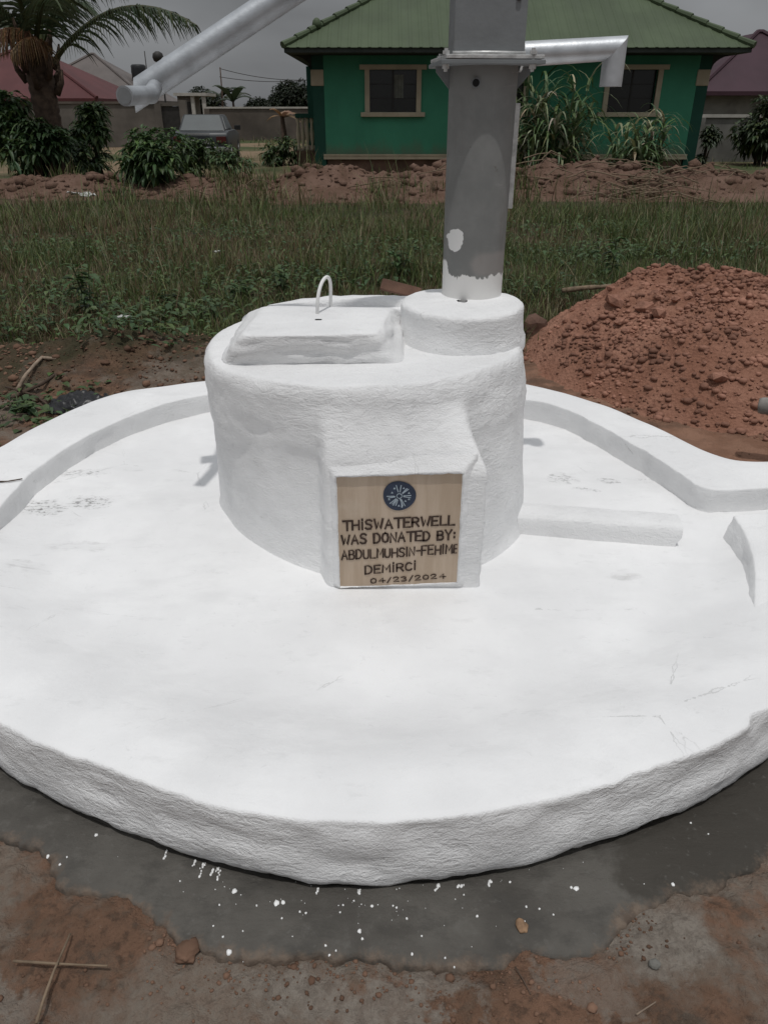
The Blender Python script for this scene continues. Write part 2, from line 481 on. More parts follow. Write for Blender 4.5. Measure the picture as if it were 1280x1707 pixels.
def pump_paint():
    """grey primer on the riser; brushed over with white at the foot and one white dab"""
    t = NT('grey pump primer'); v = t.obj()
    x, y, z = t.xyz(v)
    c = t.mix(t.rng(t.noise(v, 7, 5, 0.6), 0.35, 0.65), (0.175, 0.178, 0.173), (0.215, 0.217, 0.21))
    c = t.mix(t.rng(t.noise(t.obj((30, 30, 5)), 1.0, 5, 0.65), 0.58, 0.76, 0, 0.35), c, (0.27, 0.27, 0.26))
    c = t.mix(t.rng(t.noise(v, 26, 4, 0.6), 0.66, 0.74, 0, 0.6), c, (0.115, 0.10, 0.085))
    c = t.mix(t.rng(t.noise(t.obj((3, 3, 22)), 3.0, 5, 0.7), 0.62, 0.70, 0, 0.45), c, (0.29, 0.29, 0.28))
    c = t.mix(t.rng(t.noise(t.obj((16, 16, 1.4)), 1.0, 5, 0.65), 0.60, 0.72, 0, 0.4), c, (0.13, 0.105, 0.085))
    # pinkish worn band above the white foot
    band = t.math('SUBTRACT', 1.0, t.math('ABSOLUTE', t.math('MULTIPLY', t.math('SUBTRACT', z, 0.125), 18)))
    c = t.mix(t.rng(t.math('MULTIPLY', band, t.rng(x, -0.05, 0.03)), 0.1, 0.5, 0, 0.6), c, (0.30, 0.275, 0.26))
    edge = t.math('ADD', z, t.math('MULTIPLY', t.math('SUBTRACT', t.noise(t.obj((22, 22, 9)), 1.6, 6, 0.7), 0.5), 0.085))
    edge = t.math('SUBTRACT', edge, t.math('MULTIPLY', t.rng(x, -0.085, -0.112), 0.045))
    c = t.mix(t.rng(edge, 0.083, 0.079), c, (0.74, 0.73, 0.71))
    nx = t.math('MULTIPLY', t.math('SUBTRACT', t.noise(v, 30, 2), 0.5), 0.030)
    dx = t.math('DIVIDE', t.math('ADD', t.math('ADD', x, 0.078), nx), 0.026)
    dz = t.math('DIVIDE', t.math('ADD', t.math('SUBTRACT', z, 0.205), nx), 0.040)
    d = t.math('ADD', t.math('MULTIPLY', dx, dx), t.math('MULTIPLY', dz, dz))
    c = t.mix(t.rng(d, 1.0, 0.92), c, (0.70, 0.70, 0.69))
    t.set('Base Color', c); t.set('Roughness', 0.55); t.set('Specular IOR Level', 0.35)
    t.bump(t.noise(v, 60, 4), 0.12, 0.004)
    return t.m
M['riser'] = pump_paint()
M['primer'] = plain('blue grey pump primer', (0.185, 0.195, 0.20), 0.55, 0.08, 9, 0, 0.1, 60)
M['galv'] = plain('galvanised steel', (0.50, 0.52, 0.54), 0.42, 0.12, 14, 0.55, 0.06, 90, 0.5)
M['handle_galv'] = plain('dull galvanised pipe', (0.36, 0.38, 0.40), 0.5, 0.18, 11, 0.45, 0.08, 70, 0.4)
M['weld'] = plain('bright plate edge', (0.55, 0.55, 0.54), 0.45, 0.2, 30, 0.4, 0.2, 80)
M['black'] = plain('dark hollow', (0.012, 0.012, 0.012), 0.9, 0.1)

def board_mat():
    t = NT('painted beige board'); v = t.obj()
    c = t.mix(t.rng(t.noise(t.obj((26, 8, 3)), 1.0, 5, 0.6), 0.35, 0.65), (0.40, 0.305, 0.22), (0.475, 0.375, 0.285))
    c = t.mix(t.rng(t.noise(v, 9, 5, 0.6), 0.55, 0.75, 0, 0.35), c, (0.52, 0.44, 0.36))
    t.set('Base Color', c); t.set('Roughness', 0.6)
    t.bump(t.noise(t.obj((60, 20, 14)), 1.0, 4), 0.15, 0.003)
    return t.m
M['board'] = board_mat()
M['letter'] = plain('dark brown paint', (0.045, 0.026, 0.018), 0.6, 0.3, 60)
M['navy'] = plain('navy blue paint', (0.025, 0.035, 0.062), 0.5, 0.2, 30)
M['pale_blue'] = plain('pale blue paint', (0.33, 0.39, 0.44), 0.5, 0.15, 60)

def house_paint():
    t = NT('green house paint'); v = t.obj(); x, y, z = t.xyz(v)
    c = t.mix(t.rng(t.noise(v, 0.9, 5, 0.6), 0.35, 0.65), (0.033, 0.200, 0.118), (0.042, 0.240, 0.142))
    c = t.mix(t.rng(t.noise(t.obj((2.2, 2.2, .35)), 1.0, 6, 0.65), 0.55, 0.75, 0, 0.3), c, (0.030, 0.130, 0.085))
    mud = t.math('SUBTRACT', t.math('MULTIPLY', t.noise(t.obj((1.5, 1.5, .8)), 1.6, 6, 0.7), 0.9), t.math('SUBTRACT', z, 0.42))
    c = t.mix(t.rng(mud, 0.0, 0.42, 0, 0.55), c, (0.125, 0.095, 0.065))
    t.set('Base Color', c); t.set('Roughness', 0.75); t.bump(t.noise(v, 30, 4), 0.15, 0.01)
    return t.m
M['green_wall'] = house_paint()
M['dark_green'] = plain('dark green house paint', (0.012, 0.065, 0.045), 0.75, 0.1, 2)
M['cream'] = plain('cream trim paint', (0.40, 0.35, 0.255), 0.75, 0.1, 3)
M['found'] = plain('soil splashed foundation', (0.10, 0.062, 0.045), 0.9, 0.3, 2.5, 0, 0.3, 20)
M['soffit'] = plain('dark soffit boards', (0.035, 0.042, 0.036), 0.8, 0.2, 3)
M['glass'] = plain('dark window glass', (0.018, 0.019, 0.017), 0.12, 0.1, 3, 0, 0, 1, 0.5)
M['curtain'] = plain('hanging curtain cloth', (0.16, 0.17, 0.15), 0.9, 0.2, 8)

def roof_mat(name, col, pitch=0.23):
    t = NT(name); v = t.obj()
    c = t.mix(t.rng(t.noise(v, 0.6, 5, 0.55), 0.35, 0.65), tuple(k * 0.86 for k in col), tuple(k * 1.12 for k in col))
    c = t.mix(t.rng(t.noise(t.obj((3, 0.4, 0.4)), 1.0, 5, 0.6), 0.55, 0.75, 0, 0.3), c, tuple(k * 0.62 + 0.03 for k in col))
    t.set('Base Color', c); t.set('Roughness', 0.62); t.set('Specular IOR Level', 0.25)
    return t.m
M['green_roof'] = roof_mat('faded green roofing sheet', (0.068, 0.092, 0.050))
M['red_roof'] = roof_mat('red roofing sheet', (0.088, 0.027, 0.027))
M['grey_roof'] = roof_mat('weathered grey roofing sheet', (0.125, 0.108, 0.100))
M['maroon_roof'] = roof_mat('maroon roofing sheet', (0.046, 0.021, 0.029))
M['render_wall'] = plain('bare cement wall', (0.13, 0.115, 0.10), 0.9, 0.25, 0.9, 0, 0.2, 12)
M['old_wall'] = plain('stained brown block wall', (0.105, 0.088, 0.074), 0.9, 0.3, 0.7, 0, 0.2, 10)
M['pale_block'] = plain('grey sandcrete', (0.16, 0.155, 0.14), 0.9, 0.25, 1.5, 0, 0.2, 12)
M['offwhite'] = plain('off white paint', (0.42, 0.40, 0.36), 0.8, 0.12, 4)
M['iron'] = plain('dark iron', (0.03, 0.028, 0.026), 0.6, 0.2, 8)
M['tank'] = plain('black plastic tank', (0.022, 0.023, 0.025), 0.5, 0.15, 4)
M['wood'] = plain('weathered sticks', (0.17, 0.125, 0.085), 0.9, 0.3, 18, 0, 0.3, 60)
M['root'] = plain('pale roots', (0.26, 0.20, 0.15), 0.9, 0.3, 18, 0, 0.3, 60)
M['bark'] = plain('brown bark', (0.075, 0.052, 0.038), 0.95, 0.35, 9, 0, 0.6, 26)
M['leaf'] = foliage_mat('green leaves')
M['grass'] = foliage_mat('meadow grass blades', 0.3, 0.6)
M['plastic'] = plain('clear dusty plastic', (0.24, 0.225, 0.205), 0.35, 0.25, 12)
M['bag'] = plain('black plastic bag', (0.02, 0.02, 0.022), 0.35, 0.3, 9, 0, 0.3, 30)
M['rust'] = plain('rusty brown board', (0.13, 0.072, 0.05), 0.85, 0.3, 9, 0, 0.2, 40)
M['orange_leaf'] = plain('dry orange leaf', (0.36, 0.20, 0.09), 0.8, 0.3, 30)
M['clay'] = plain('orange clay', (0.24, 0.15, 0.09), 0.9, 0.3, 40, 0, 0.4, 90)
M['brick'] = plain('brown broken block', (0.12, 0.07, 0.052), 0.95, 0.25, 12, 0, 0.5, 30)
M['litter'] = plain('pale litter', (0.45, 0.45, 0.43), 0.6, 0.2, 20)
M['car_paint'] = plain('dusty dark car paint', (0.016, 0.019, 0.021), 0.4, 0.25, 3, 0.1, 0, 1, 0.5)
M['car_glass'] = plain('grey car glass', (0.045, 0.056, 0.058), 0.45, 0.15, 2, 0, 0, 1, 0.5)
M['tyre'] = plain('black tyre rubber', (0.02, 0.02, 0.02), 0.85, 0.2, 10)
M['rim'] = plain('dull steel rim', (0.25, 0.25, 0.25), 0.45, 0.15, 8, 0.6)
M['tail'] = plain('red lamp lens', (0.07, 0.016, 0.014), 0.3, 0.15, 8)
M['plate'] = plain('white number plate', (0.5, 0.5, 0.48), 0.6, 0.1, 10)
M['chrome'] = plain('dull chrome trim', (0.35, 0.35, 0.35), 0.35, 0.1, 10, 0.7)

# ------------------------------------------------------------------ THE WELL'S OUTLINES (measured on the ground)
SC_X, SC_Y = -0.05, 2.45                 # middle of the slab
front_edge = [G(*q, .2) for q in [(0,1205),(100,1250),(200,1290),(340,1335),(470,1360),(600,1370),(720,1366),(860,1345),(1000,1312),(1100,1278),(1200,1238),(1280,1190)]]
right_edge = [Vector((1.12, 1.50, .2)), Vector((1.30, 1.70, .2)), Vector((1.50, 1.95, .2)), Vector((1.66, 2.30, .2)), Vector((1.70, 2.60, .2))]
back_right = [Vector((1.66, 2.84, .2))] + [G(*q, .2) for q in [(1225,770),(1170,750),(1100,715),(1020,680),(940,655),(875,641)]]
back_left = [G(*q, .2) for q in [(340,635),(270,644),(200,655),(150,670),(100,690),(50,716),(0,745)]]
left_edge = [Vector((-1.76, 2.75, .2)), Vector((-1.78, 2.4, .2)), Vector((-1.66, 2.0, .2)), Vector((-1.42, 1.72, .2)), Vector((-1.13, 1.475, .2))]
rim_pts = front_edge + right_edge + back_right + [Vector((0.3, 4.02, .2)), Vector((-.35, 4.04, .2))] + back_left + left_edge

def polar_profile(points, cx, cy, smooth=5, n=720):
    a = np.array([math.atan2(p[1] - cy, p[0] - cx) for p in points]); r = np.array([math.hypot(p[0] - cx, p[1] - cy) for p in points])
    o = np.argsort(a); a = a[o]; r = r[o]
    t = np.linspace(-math.pi, math.pi, n, endpoint=False)
    rr = np.interp(t, np.concatenate([a - 2*math.pi, a, a + 2*math.pi]), np.concatenate([r, r, r]))
    k = np.exp(-0.5 * (np.arange(-20, 21) / smooth) ** 2); k /= k.sum()
    rr = np.convolve(np.concatenate([rr[-20:], rr, rr[:20]]), k, 'valid')
    return t, rr

RIM_T, RIM_R = polar_profile(rim_pts, SC_X, SC_Y)
wob = fbm(np.stack([np.cos(RIM_T) * 5, np.sin(RIM_T) * 5, RIM_T * 0], 1), 4, 3)
RIM_R = RIM_R + wob * 0.012
def rim_r(a):
    return np.interp(a, RIM_T, RIM_R, period=2 * math.pi)

# raw mortar skirt round the foot of the slab
sk_front = [G(*q, 0) for q in [(-120,1330),(0,1398),(70,1418),(92,1488),(200,1502),(262,1556),(340,1592),(420,1612),(480,1592),(600,1602),(700,1628),(790,1622),(880,1592),(990,1582),(1045,1522),(1090,1500),(1190,1500),(1280,1440),(1400,1330)]]
sk_pts = sk_front + [Vector((1.62, 1.9, 0)), Vector((1.82, 2.4, 0)), Vector((1.70, 2.98, 0)), Vector((1.2, 3.6, 0)), Vector((.5, 4.08, 0)), Vector((-.6, 4.14, 0)), Vector((-1.25, 3.98, 0)), Vector((-1.7, 3.5, 0)), Vector((-1.85, 2.9, 0)), Vector((-1.86, 2.2, 0)), Vector((-1.5, 1.55, 0))]
NS = 1440
sk_t, sk_r = polar_profile(sk_pts, SC_X, SC_Y, 2.5, NS)
cir = np.stack([np.cos(sk_t), np.sin(sk_t), sk_t * 0], 1)
sk_r = sk_r + fbm(cir * 9, 6, 41, 0.68) * 0.055 + fbm(cir * 60, 3, 43) * 0.008
sk_r = np.maximum(sk_r, rim_r(sk_t) + 0.01)
# ------------------------------------------------------------------ GROUND
def graded(lo, hi, fine_lo, fine_hi, step, growth):
    mid = list(np.arange(fine_lo, fine_hi + step / 2, step))
    a = fine_lo; s = step; left = []
    while a > lo:
        s *= growth; a -= s; left.append(max(a, lo))
    a = fine_hi; s = step; right = []
    while a < hi:
        s *= growth; a += s; right.append(min(a, hi))
    return np.array(left[::-1] + mid + right)

gx = np.unique(np.concatenate([graded(-700, 700, -2.6, 2.8, 0.022, 1.10), np.arange(-1.35, 1.4, 0.011)]).round(4))
gy = np.unique(np.concatenate([graded(-60, 1400, 0.3, 5.6, 0.022, 1.07), np.arange(0.62, 1.45, 0.0088)]).round(4))
gx = gx[np.concatenate([[True], np.diff(gx) > 0.004])]; gy = gy[np.concatenate([[True], np.diff(gy) > 0.004])]
XX, YY = np.meshgrid(gx, gy, indexing='ij')
P3 = np.stack([XX.ravel(), YY.ravel(), XX.ravel() * 0], 1)
rr_ = np.hypot(P3[:, 0] - SC_X, P3[:, 1] - SC_Y)
ang = np.arctan2(P3[:, 1] - SC_Y, P3[:, 0] - SC_X)
outside = rr_ - rim_r(ang)
ZZ = fbm(P3 * 1.3, 4, 21) * 0.035 + fbm(P3 * 7, 5, 5, 0.6) * 0.022 + np.abs(fbm(P3 * 17, 4, 9)) * 0.016
near_amp = sstep(60, 20, np.hypot(P3[:, 0], P3[:, 1]))
front_ = sstep(1.9, 1.5, P3[:, 1])
ZZ += front_ * (fbm(P3 * 32, 4, 15, 0.6) * 0.005 + np.abs(fbm(P3 * 11, 4, 19, 0.6)) * 0.014 - 0.004)
ZZ = ZZ * near_amp
# spoil thrown up behind the slab on the left
ZZ += 0.17 * np.exp(-(((P3[:, 0] + 1.75) / 1.0) ** 2 + ((P3[:, 1] - 4.75) / 0.42) ** 2)) * (1 + 0.8 * fbm(P3 * 4, 5, 31, 0.6) + 0.5 * np.abs(fbm(P3 * np.array([6, 15, 1]), 4, 35, 0.6)))
ZZ += 0.05 * np.exp(-(((P3[:, 0] + 0.9) / 0.6) ** 2 + ((P3[:, 1] - 4.5) / 0.3) ** 2))
sk_r_at = lambda a: np.interp(a, sk_t, sk_r, period=2 * math.pi)
flat = sstep(0.05, -0.07, rr_ - sk_r_at(ang))
ZZ = ZZ * (1 - flat * 0.8) - flat * 0.016
ZZ = np.where(outside < -0.06, -0.05, ZZ)
np_mesh('ground', np.stack([P3[:, 0], P3[:, 1], ZZ], 1), grid_faces(len(gx), len(gy)), M['ground'], smooth=True)['kind'] = 'structure'

_ZG = ZZ.reshape(len(gx), len(gy))
def gh(x, y):
    i = min(max(int(np.searchsorted(gx, x)) - 1, 0), len(gx) - 2); j = min(max(int(np.searchsorted(gy, y)) - 1, 0), len(gy) - 2)
    a = (x - gx[i]) / (gx[i + 1] - gx[i]); b = (y - gy[j]) / (gy[j + 1] - gy[j])
    return float((_ZG[i, j] * (1 - a) + _ZG[i + 1, j] * a) * (1 - b) + (_ZG[i, j + 1] * (1 - a) + _ZG[i + 1, j + 1] * a) * b)

rows = []
prof = [(-0.05, -0.004), (0.0, -0.002), (0.06, 0.002), (0.2, 0.006), (0.35, 0.007), (0.5, 0.008), (0.65, 0.008), (0.8, 0.008), (0.9, 0.0065), (0.955, 0.004), (0.985, 0.001), (1.0, -0.008), (1.02, -0.03)]
fine = []
for k in range(len(prof) - 1):
    m = 4 if prof[k][0] >= 0 and prof[k + 1][0] <= 0.96 else 1
    for j in range(m): fine.append(tuple(np.array(prof[k]) + (np.array(prof[k + 1]) - np.array(prof[k])) * j / m))
fine.append(prof[-1])
r0 = rim_r(sk_t)
for f_, z_ in fine:
    rad = r0 + (sk_r - r0) * f_ if f_ >= 0 else r0 + f_
    x = SC_X + rad * np.cos(sk_t); y = SC_Y + rad * np.sin(sk_t)
    P = np.stack([x, y, x * 0], 1)
    amp = 1 if f_ > 0.02 else 0
    z = z_ + amp * (fbm(P * 7, 4, 51) * 0.006 + fbm(P * 2.1, 3, 55) * 0.006 + fbm(P * np.array([18, 40, 1]), 4, 57, 0.6) * 0.0028)
    # cracks: steps where the edge of a trowelled patch shows
    rows.append(np.stack([x, y, z + 0.004], 1))
ecol = np.repeat(np.clip(np.array([q[0] for q in fine]), 0, 1), NS)
skirt = np_mesh('mortar_pavement', np.concatenate(rows), grid_faces(len(fine), NS, True), M['mortar'], smooth=True, cols=np.stack([ecol] * 3, 1))
skz = np.concatenate(rows)[:, 2].reshape(len(fine), NS)
def sk_z(x, y):
    a = math.atan2(y - SC_Y, x - SC_X); ia = int((a + math.pi) / (2 * math.pi) * NS) % NS
    f_ = (math.hypot(x - SC_X, y - SC_Y) - r0[ia]) / max(.01, sk_r[ia] - r0[ia])
    return float(np.interp(f_, [q[0] for q in fine], skz[:, ia]))
skirt['kind'] = 'structure'

# paint splashed on the mortar
mb = MB()
spots = [(80,1424,4.5),(100,1440,3),(112,1428,2),(391,1484,6),(461,1504,7),(472,1503,5),(470,1531,2.5),(500,1520,2.5),(510,1522,2.5),(366,1507,2),(428,1510,2),(599,1553,4.5),(604,1565,3),(620,1511,3.5),(572,1509,2),(567,1521,2),(382,1585,6),(406,1594,3),(405,1552,2),(372,1562,2.5),(356,1543,2),(300,1466,2),(160,1389,4),(730,1475,5),(817,1467,5),(850,1467,3),(960,1480,6),(952,1478,3.5),(661,1514,2.5),(678,1532,2.5),(687,1590,3),(795,1527,3),(877,1510,2.5),(899,1514,2.5),(1122,1472,4),(1151,1371,2.5),(1180,1390,2),(757,1609,2),(742,1595,2),(543,1576,2.5),(549,1590,2.5),(560,1584,2),(590,1502,2),(655,1511,2),(773,1491,2),(703,1561,2),(874,1534,2),(922,1524,2)]
def splat(px, py, s, long=1.0):
    c = G(px, py, 0.014); m = 10; z0_ = sk_z(c.x, c.y); vs = [(c.x, c.y, z0_ + .0022)]
    rad = s * 0.00085
    for k in range(m):
        a = 2*math.pi*k/m; q = rad * (0.6 + 0.75 * random.random())
        vs.append((c.x + q * math.cos(a) * 1.0, c.y + q * math.sin(a) * 1.05 * long, z0_ + .0016))
    for k in range(m):
        a = 2*math.pi*k/m; q = rad * 1.15 * (0.9 + 0.3 * random.random())
        vs.append((c.x + q * math.cos(a), c.y + q * math.sin(a) * 1.05 * long, z0_ - .002))
    fs = [(0, 1 + k, 1 + (k + 1) % m) for k in range(m)] + [(1 + k, 1 + m + k, 1 + m + (k + 1) % m, 1 + (k + 1) % m) for k in range(m)]
    mb.add(vs, fs)
for q in spots: splat(*q)
for k in range(46):
    px = random.gauss(600, 190); py = 1484 + abs(random.gauss(0, 45)) - abs(px - 620) * 0.16
    splat(px, py, random.choice((.6, .7, .8, .9, 1.3)), 0.8)
for (px, py, l) in ((277,1414,14),(325,1432,8),(336,1440,18),(341,1434,8),(354,1446,9),(367,1448,15),(364,1442,7),(530,1480,9),(600,1482,7),(730,1473,10),(764,1474,4),(772,1474,4),(817,1467,8)):
    for k in range(5): splat(px + random.uniform(-2.2, 2.2) - k * .8, py + l * k / 4, random.uniform(1.2, 3.0), 1.4)
ps = mb.build('paint_splashes', M['paint_drop'], skirt, smooth=True); ps['kind'] = 'stuff'

# ------------------------------------------------------------------ THE WELL
well = thing('water_well', (0, 0, 0), 'white limewashed round concrete water well with wide kerbed slab and beige plaque', 'water well')
FLOOR, RIM = 0.10, 0.20

def floor_z(x, y):
    a = np.arctan2(y - SC_Y, x - SC_X); f = np.hypot(x - SC_X, y - SC_Y) / rim_r(a)
    back = sstep(2.0, 2.6, y)                                   # at the back the dish runs on under the kerb
    z = FLOOR + (RIM - FLOOR) * sstep(0.66, 0.93, f) * (1 - back)
    P = np.stack([x, y, x * 0], 1)
    return z + fbm(P * 1.6, 4, 61) * 0.010 + fbm(P * 9, 3, 63) * 0.0022

NA = 720
at_ = np.linspace(-math.pi, math.pi, NA, endpoint=False)
fr = np.concatenate([np.linspace(0.05, 0.9, 46), np.linspace(0.91, 0.985, 10)])
rows = []
ra = rim_r(at_)
for f_ in fr:
    x = SC_X + ra * f_ * np.cos(at_); y = SC_Y + ra * f_ * np.sin(at_)
    rows.append(np.stack([x, y, floor_z(x, y)], 1))
topz = rows[-1][:, 2]
ca = np.stack([np.cos(at_) * 1.5, np.sin(at_) * 1.5, at_ * 0], 1)
# rounded arris and rough outer face
chip = fbm(ca * 16, 4, 75, 0.65) * 0.007 - np.maximum(0, fbm(ca * 9, 3, 79) - .35) * 0.05
for d_, h_ in ((0.009, 0.995), (0.0135, 0.975), (0.0145, 0.93), (0.015, 0.90), (0.016, 0.82), (0.018, 0.72), (0.021, 0.6), (0.024, 0.5), (0.027, 0.4), (0.029, 0.3), (0.030, 0.2), (0.028, 0.12), (0.022, 0.07), (0.0, 0.05), (-0.03, 0.045)):
    k = sstep(1.0, 0.8, h_)
    P = np.concatenate([ca[:, :2] * 6, np.full((NA, 1), h_ * 5.0)], 1)
    rad = ra + (d_ - 0.012) + k * (fbm(P, 5, 71, 0.6) * 0.017) + chip * float(sstep(.75, .97, h_))
    ragged = 0.010 * fbm(ca * 22, 3, 73) * (1 if h_ < 0.15 else 0)
    x = SC_X + rad * np.cos(at_); y = SC_Y + rad * np.sin(at_)
    rows.append(np.stack([x, y, topz * h_ + ragged + 0.006 * (1 - h_)], 1))
nr = len(rows)
V = np.concatenate(rows); F = grid_faces(nr, NA, True)
slab = np_mesh('slab', V, F, M['white_flat'], well, smooth=True)
# the outer face carries the rough trowel marks
slab.data.materials.append(M['white_wall'])
mi = np.zeros(len(F), np.int32); mi[(len(fr)) * NA:] = 1
slab.data.polygons.foreach_set('material_index', mi)

def strip(name, inner, outer, ztop, zin, zout, mat, n=150, lean=0.012, fade=None, seed=0, wobble=0.014):
    """a kerb laid between an inner and an outer edge line"""
    def res(poly):
        p = np.array([[q[0], q[1]] for q in poly]); d = np.concatenate([[0], np.cumsum(np.hypot(*np.diff(p, axis=0).T))]); d /= d[-1]
        t = np.linspace(0, 1, n)
        q = np.stack([np.interp(t, d, p[:, 0]), np.interp(t, d, p[:, 1])], 1)
        k = np.exp(-0.5 * (np.arange(-6, 7) / 2.2) ** 2); k /= k.sum()
        for c in (0, 1): q[:, c] = np.convolve(np.concatenate([[q[0, c]] * 6, q[:, c], [q[-1, c]] * 6]), k, 'valid')
        q[0] = p[0]; q[-1] = p[-1]
        return q
    I, O = res(inner), res(outer)
    P = np.concatenate([I * 4, np.zeros((n, 1))], 1)
    I = I + (fbm(P * 2.2, 5, seed + 3, 0.62) * wobble)[:, None]
    zt = ztop + fbm(P, 3, seed) * 0.008
    if fade is not None:
        zt = zin + (zt - zin) * np.interp(np.linspace(0, 1, n), [q[0] for q in fade], [q[1] for q in fade])
    rows = []
    W = O - I; L = np.linalg.norm(W, axis=1, keepdims=True) + 1e-6; W = W / L
    def row(off, z):
        q = I + W * off
        rows.append(np.concatenate([q, np.asarray(z).reshape(-1, 1) * np.ones((n, 1))], 1))
    row(-lean - 0.01, np.full(n, zin - 0.05))
    for k in range(5):
        h = k / 5; z = zin + (zt - 0.012 - zin) * h
        jit = fbm(np.concatenate([I * 9, (z * 20).reshape(-1, 1)], 1), 4, seed + 9) * 0.010
        row((-lean * (1 - h) + jit)[:, None], z)
    row(0.0005, zt - 0.006); row(0.002, zt - 0.002); row(0.006, zt); row(0.02, zt + 0.0008)
    for k in range(1, 5):
        row(L * (k / 5) + 0.02 * (1 - k / 5), zt + 0.003)
    row(L - 0.016, zt); row(L - 0.006, zt - 0.003); row(L, zt - 0.012); row(L + 0.004, zt - 0.03)
    row(L + 0.005, np.full(n, zout + 0.02)); row(L - 0.01, np.full(n, zout))
    V = np.concatenate(rows); m = len(rows)
    F = grid_faces(m, n).tolist()
    o = np_mesh(name, V, F, mat, well, smooth=True)
    bm = bmesh.new(); bm.from_mesh(o.data)
    bm.verts.ensure_lookup_table()
    bm.faces.new([bm.verts[i * n] for i in range(m)]); bm.faces.new([bm.verts[i * n + n - 1] for i in range(m)][::-1])
    bmesh.ops.recalc_face_normals(bm, faces=bm.faces)
    bm.to_mesh(o.data); bm.free()
    try: o.data.set_sharp_from_angle(angle=R(55))
    except Exception: pass
    o.data.materials.clear(); o.data.materials.append(mat)
    return o

k_in = [(-1.40, 2.02), (-1.43, 2.25)] + [G(*q, RIM) for q in [(0,845),(50,790),(100,755),(150,724),(200,700),(270,676),(350,657)]] + [(-.4, 3.82), (.3, 3.80)] + [G(*q, RIM) for q in [(880,668),(920,676),(970,695),(1010,716),(1060,745),(1100,770),(1150,803),(1178,820)]] + [(1.40, 2.575), (1.60, 2.60)]
k_out = [(-1.70, 2.02), (-1.80, 2.4), (-1.775, 2.75)] + [G(*q, RIM) for q in [(0,745),(50,716),(100,690),(150,670),(200,655),(270,644),(340,635)]] + [(-.35, 4.05), (.3, 4.03)] + [G(*q, RIM) for q in [(875,641),(940,655),(1020,680),(1100,715),(1170,750),(1222,769)]] + [(1.62, 2.84), (1.78, 2.86)]
strip('kerb', k_in, k_out, RIM + 0.004, FLOOR, -0.02, M['white_kerb'], 240, -0.006, [(0, 0.55), (0.06, 0.8), (0.12, 1), (1, 1)], 101)
# the kerb's other end, on the near side of the drain
c_in = [G(1262, 1030, RIM), G(1258, 1005, RIM), G(1259, 960, RIM), G(1250, 915, RIM), G(1238, 885, RIM), G(1221, 862, RIM)]
c_out = [(1.30, 1.70), (1.42, 1.84), (1.52, 1.98), (1.60, 2.15), (1.64, 2.28), (1.68, 2.39)]
strip('kerb', c_in, c_out, RIM + 0.006, RIM - 0.055, -0.02, M['white_kerb'], 60, 0.012, [(0, 0.25), (0.25, 0.7), (0.5, 1), (1, 1)], 131, 0.008)

# low cement bar beside the drum
a0, a1 = G(858, 889, FLOOR), G(1127, 911, FLOOR)
dv = (a1 - a0).normalized(); nv = Vector((-dv.y, dv.x, 0))
mb = MB()
nn = 40; vs = []
for i in range(nn + 1):
    p = a0.lerp(a1, i / nn)
    w = 0.13
    for (o_, z_) in ((-0.004, FLOOR - 0.03), (0.0, FLOOR + 0.01), (0.001, FLOOR + 0.035), (0.003, FLOOR + 0.062), (0.012, FLOOR + 0.074), (0.03, FLOOR + 0.077), (w * 0.6, FLOOR + 0.077), (w, FLOOR + 0.065), (w + 0.02, FLOOR - 0.03)):
        e = 0.0
        if i == nn: e = 0.0
        q = p + nv * (o_ + 0.003 * n1(p.x * 14, z_ * 40, 1)) + dv * ((0.012 if i == nn else 0) * (1 if z_ > FLOOR + .03 else -.3))
        vs.append((q.x, q.y, z_ + 0.003 * n1(p.x * 8, o_ * 20, 5)))
mb.add(vs, [tuple(f) for f in grid_faces(nn + 1, 9).tolist()] + [tuple(range(9)), tuple(nn * 9 + k for k in range(8, -1, -1))])
mb.build('cement_bar', M['white_wall'], well, smooth=True, auto=R(50))

# ---- drum
ZT = 0.765
db = [G(*q, FLOOR) for q in [(367,838),(385,865),(402,887),(435,910),(470,930),(540,958)]] + [(0.05, 2.085)] + [G(*q, FLOOR) for q in [(790,946),(840,916),(868,882)]]
dtp = [G(*q, ZT) for q in [(338,588),(345,606),(370,618),(420,631),(500,643),(600,647),(690,642),(760,632),(820,615),(860,598),(874,584)]]
BC = (-0.065, 2.72); TC = (-0.065, 2.72)
def close(pts, c, rb):
    return list(pts) + [(c[0] + rb * math.cos(R(a)), c[1] + rb * math.sin(R(a))) for a in (5, 20, 35, 50, 65, 80, 95, 110, 125, 140, 155, 168)]
bt, br = polar_profile(close(db, BC, .61), *BC, 9); tt, tr = polar_profile(close(dtp, TC, .57), *TC, 7)
rows = []
cdr = np.stack([np.cos(bt), np.sin(bt), bt * 0], 1)
lip = fbm(cdr * 2.3, 3, 83) * 0.035 + 0.545 + 0.07 * np.sin(bt + 1.2) * 0.4        # foot of the thick upper coat
zs = np.concatenate([np.linspace(FLOOR - 0.04, ZT - 0.06, 54), [ZT - 0.045, ZT - 0.032, ZT - 0.021, ZT - 0.012, ZT - 0.005]])
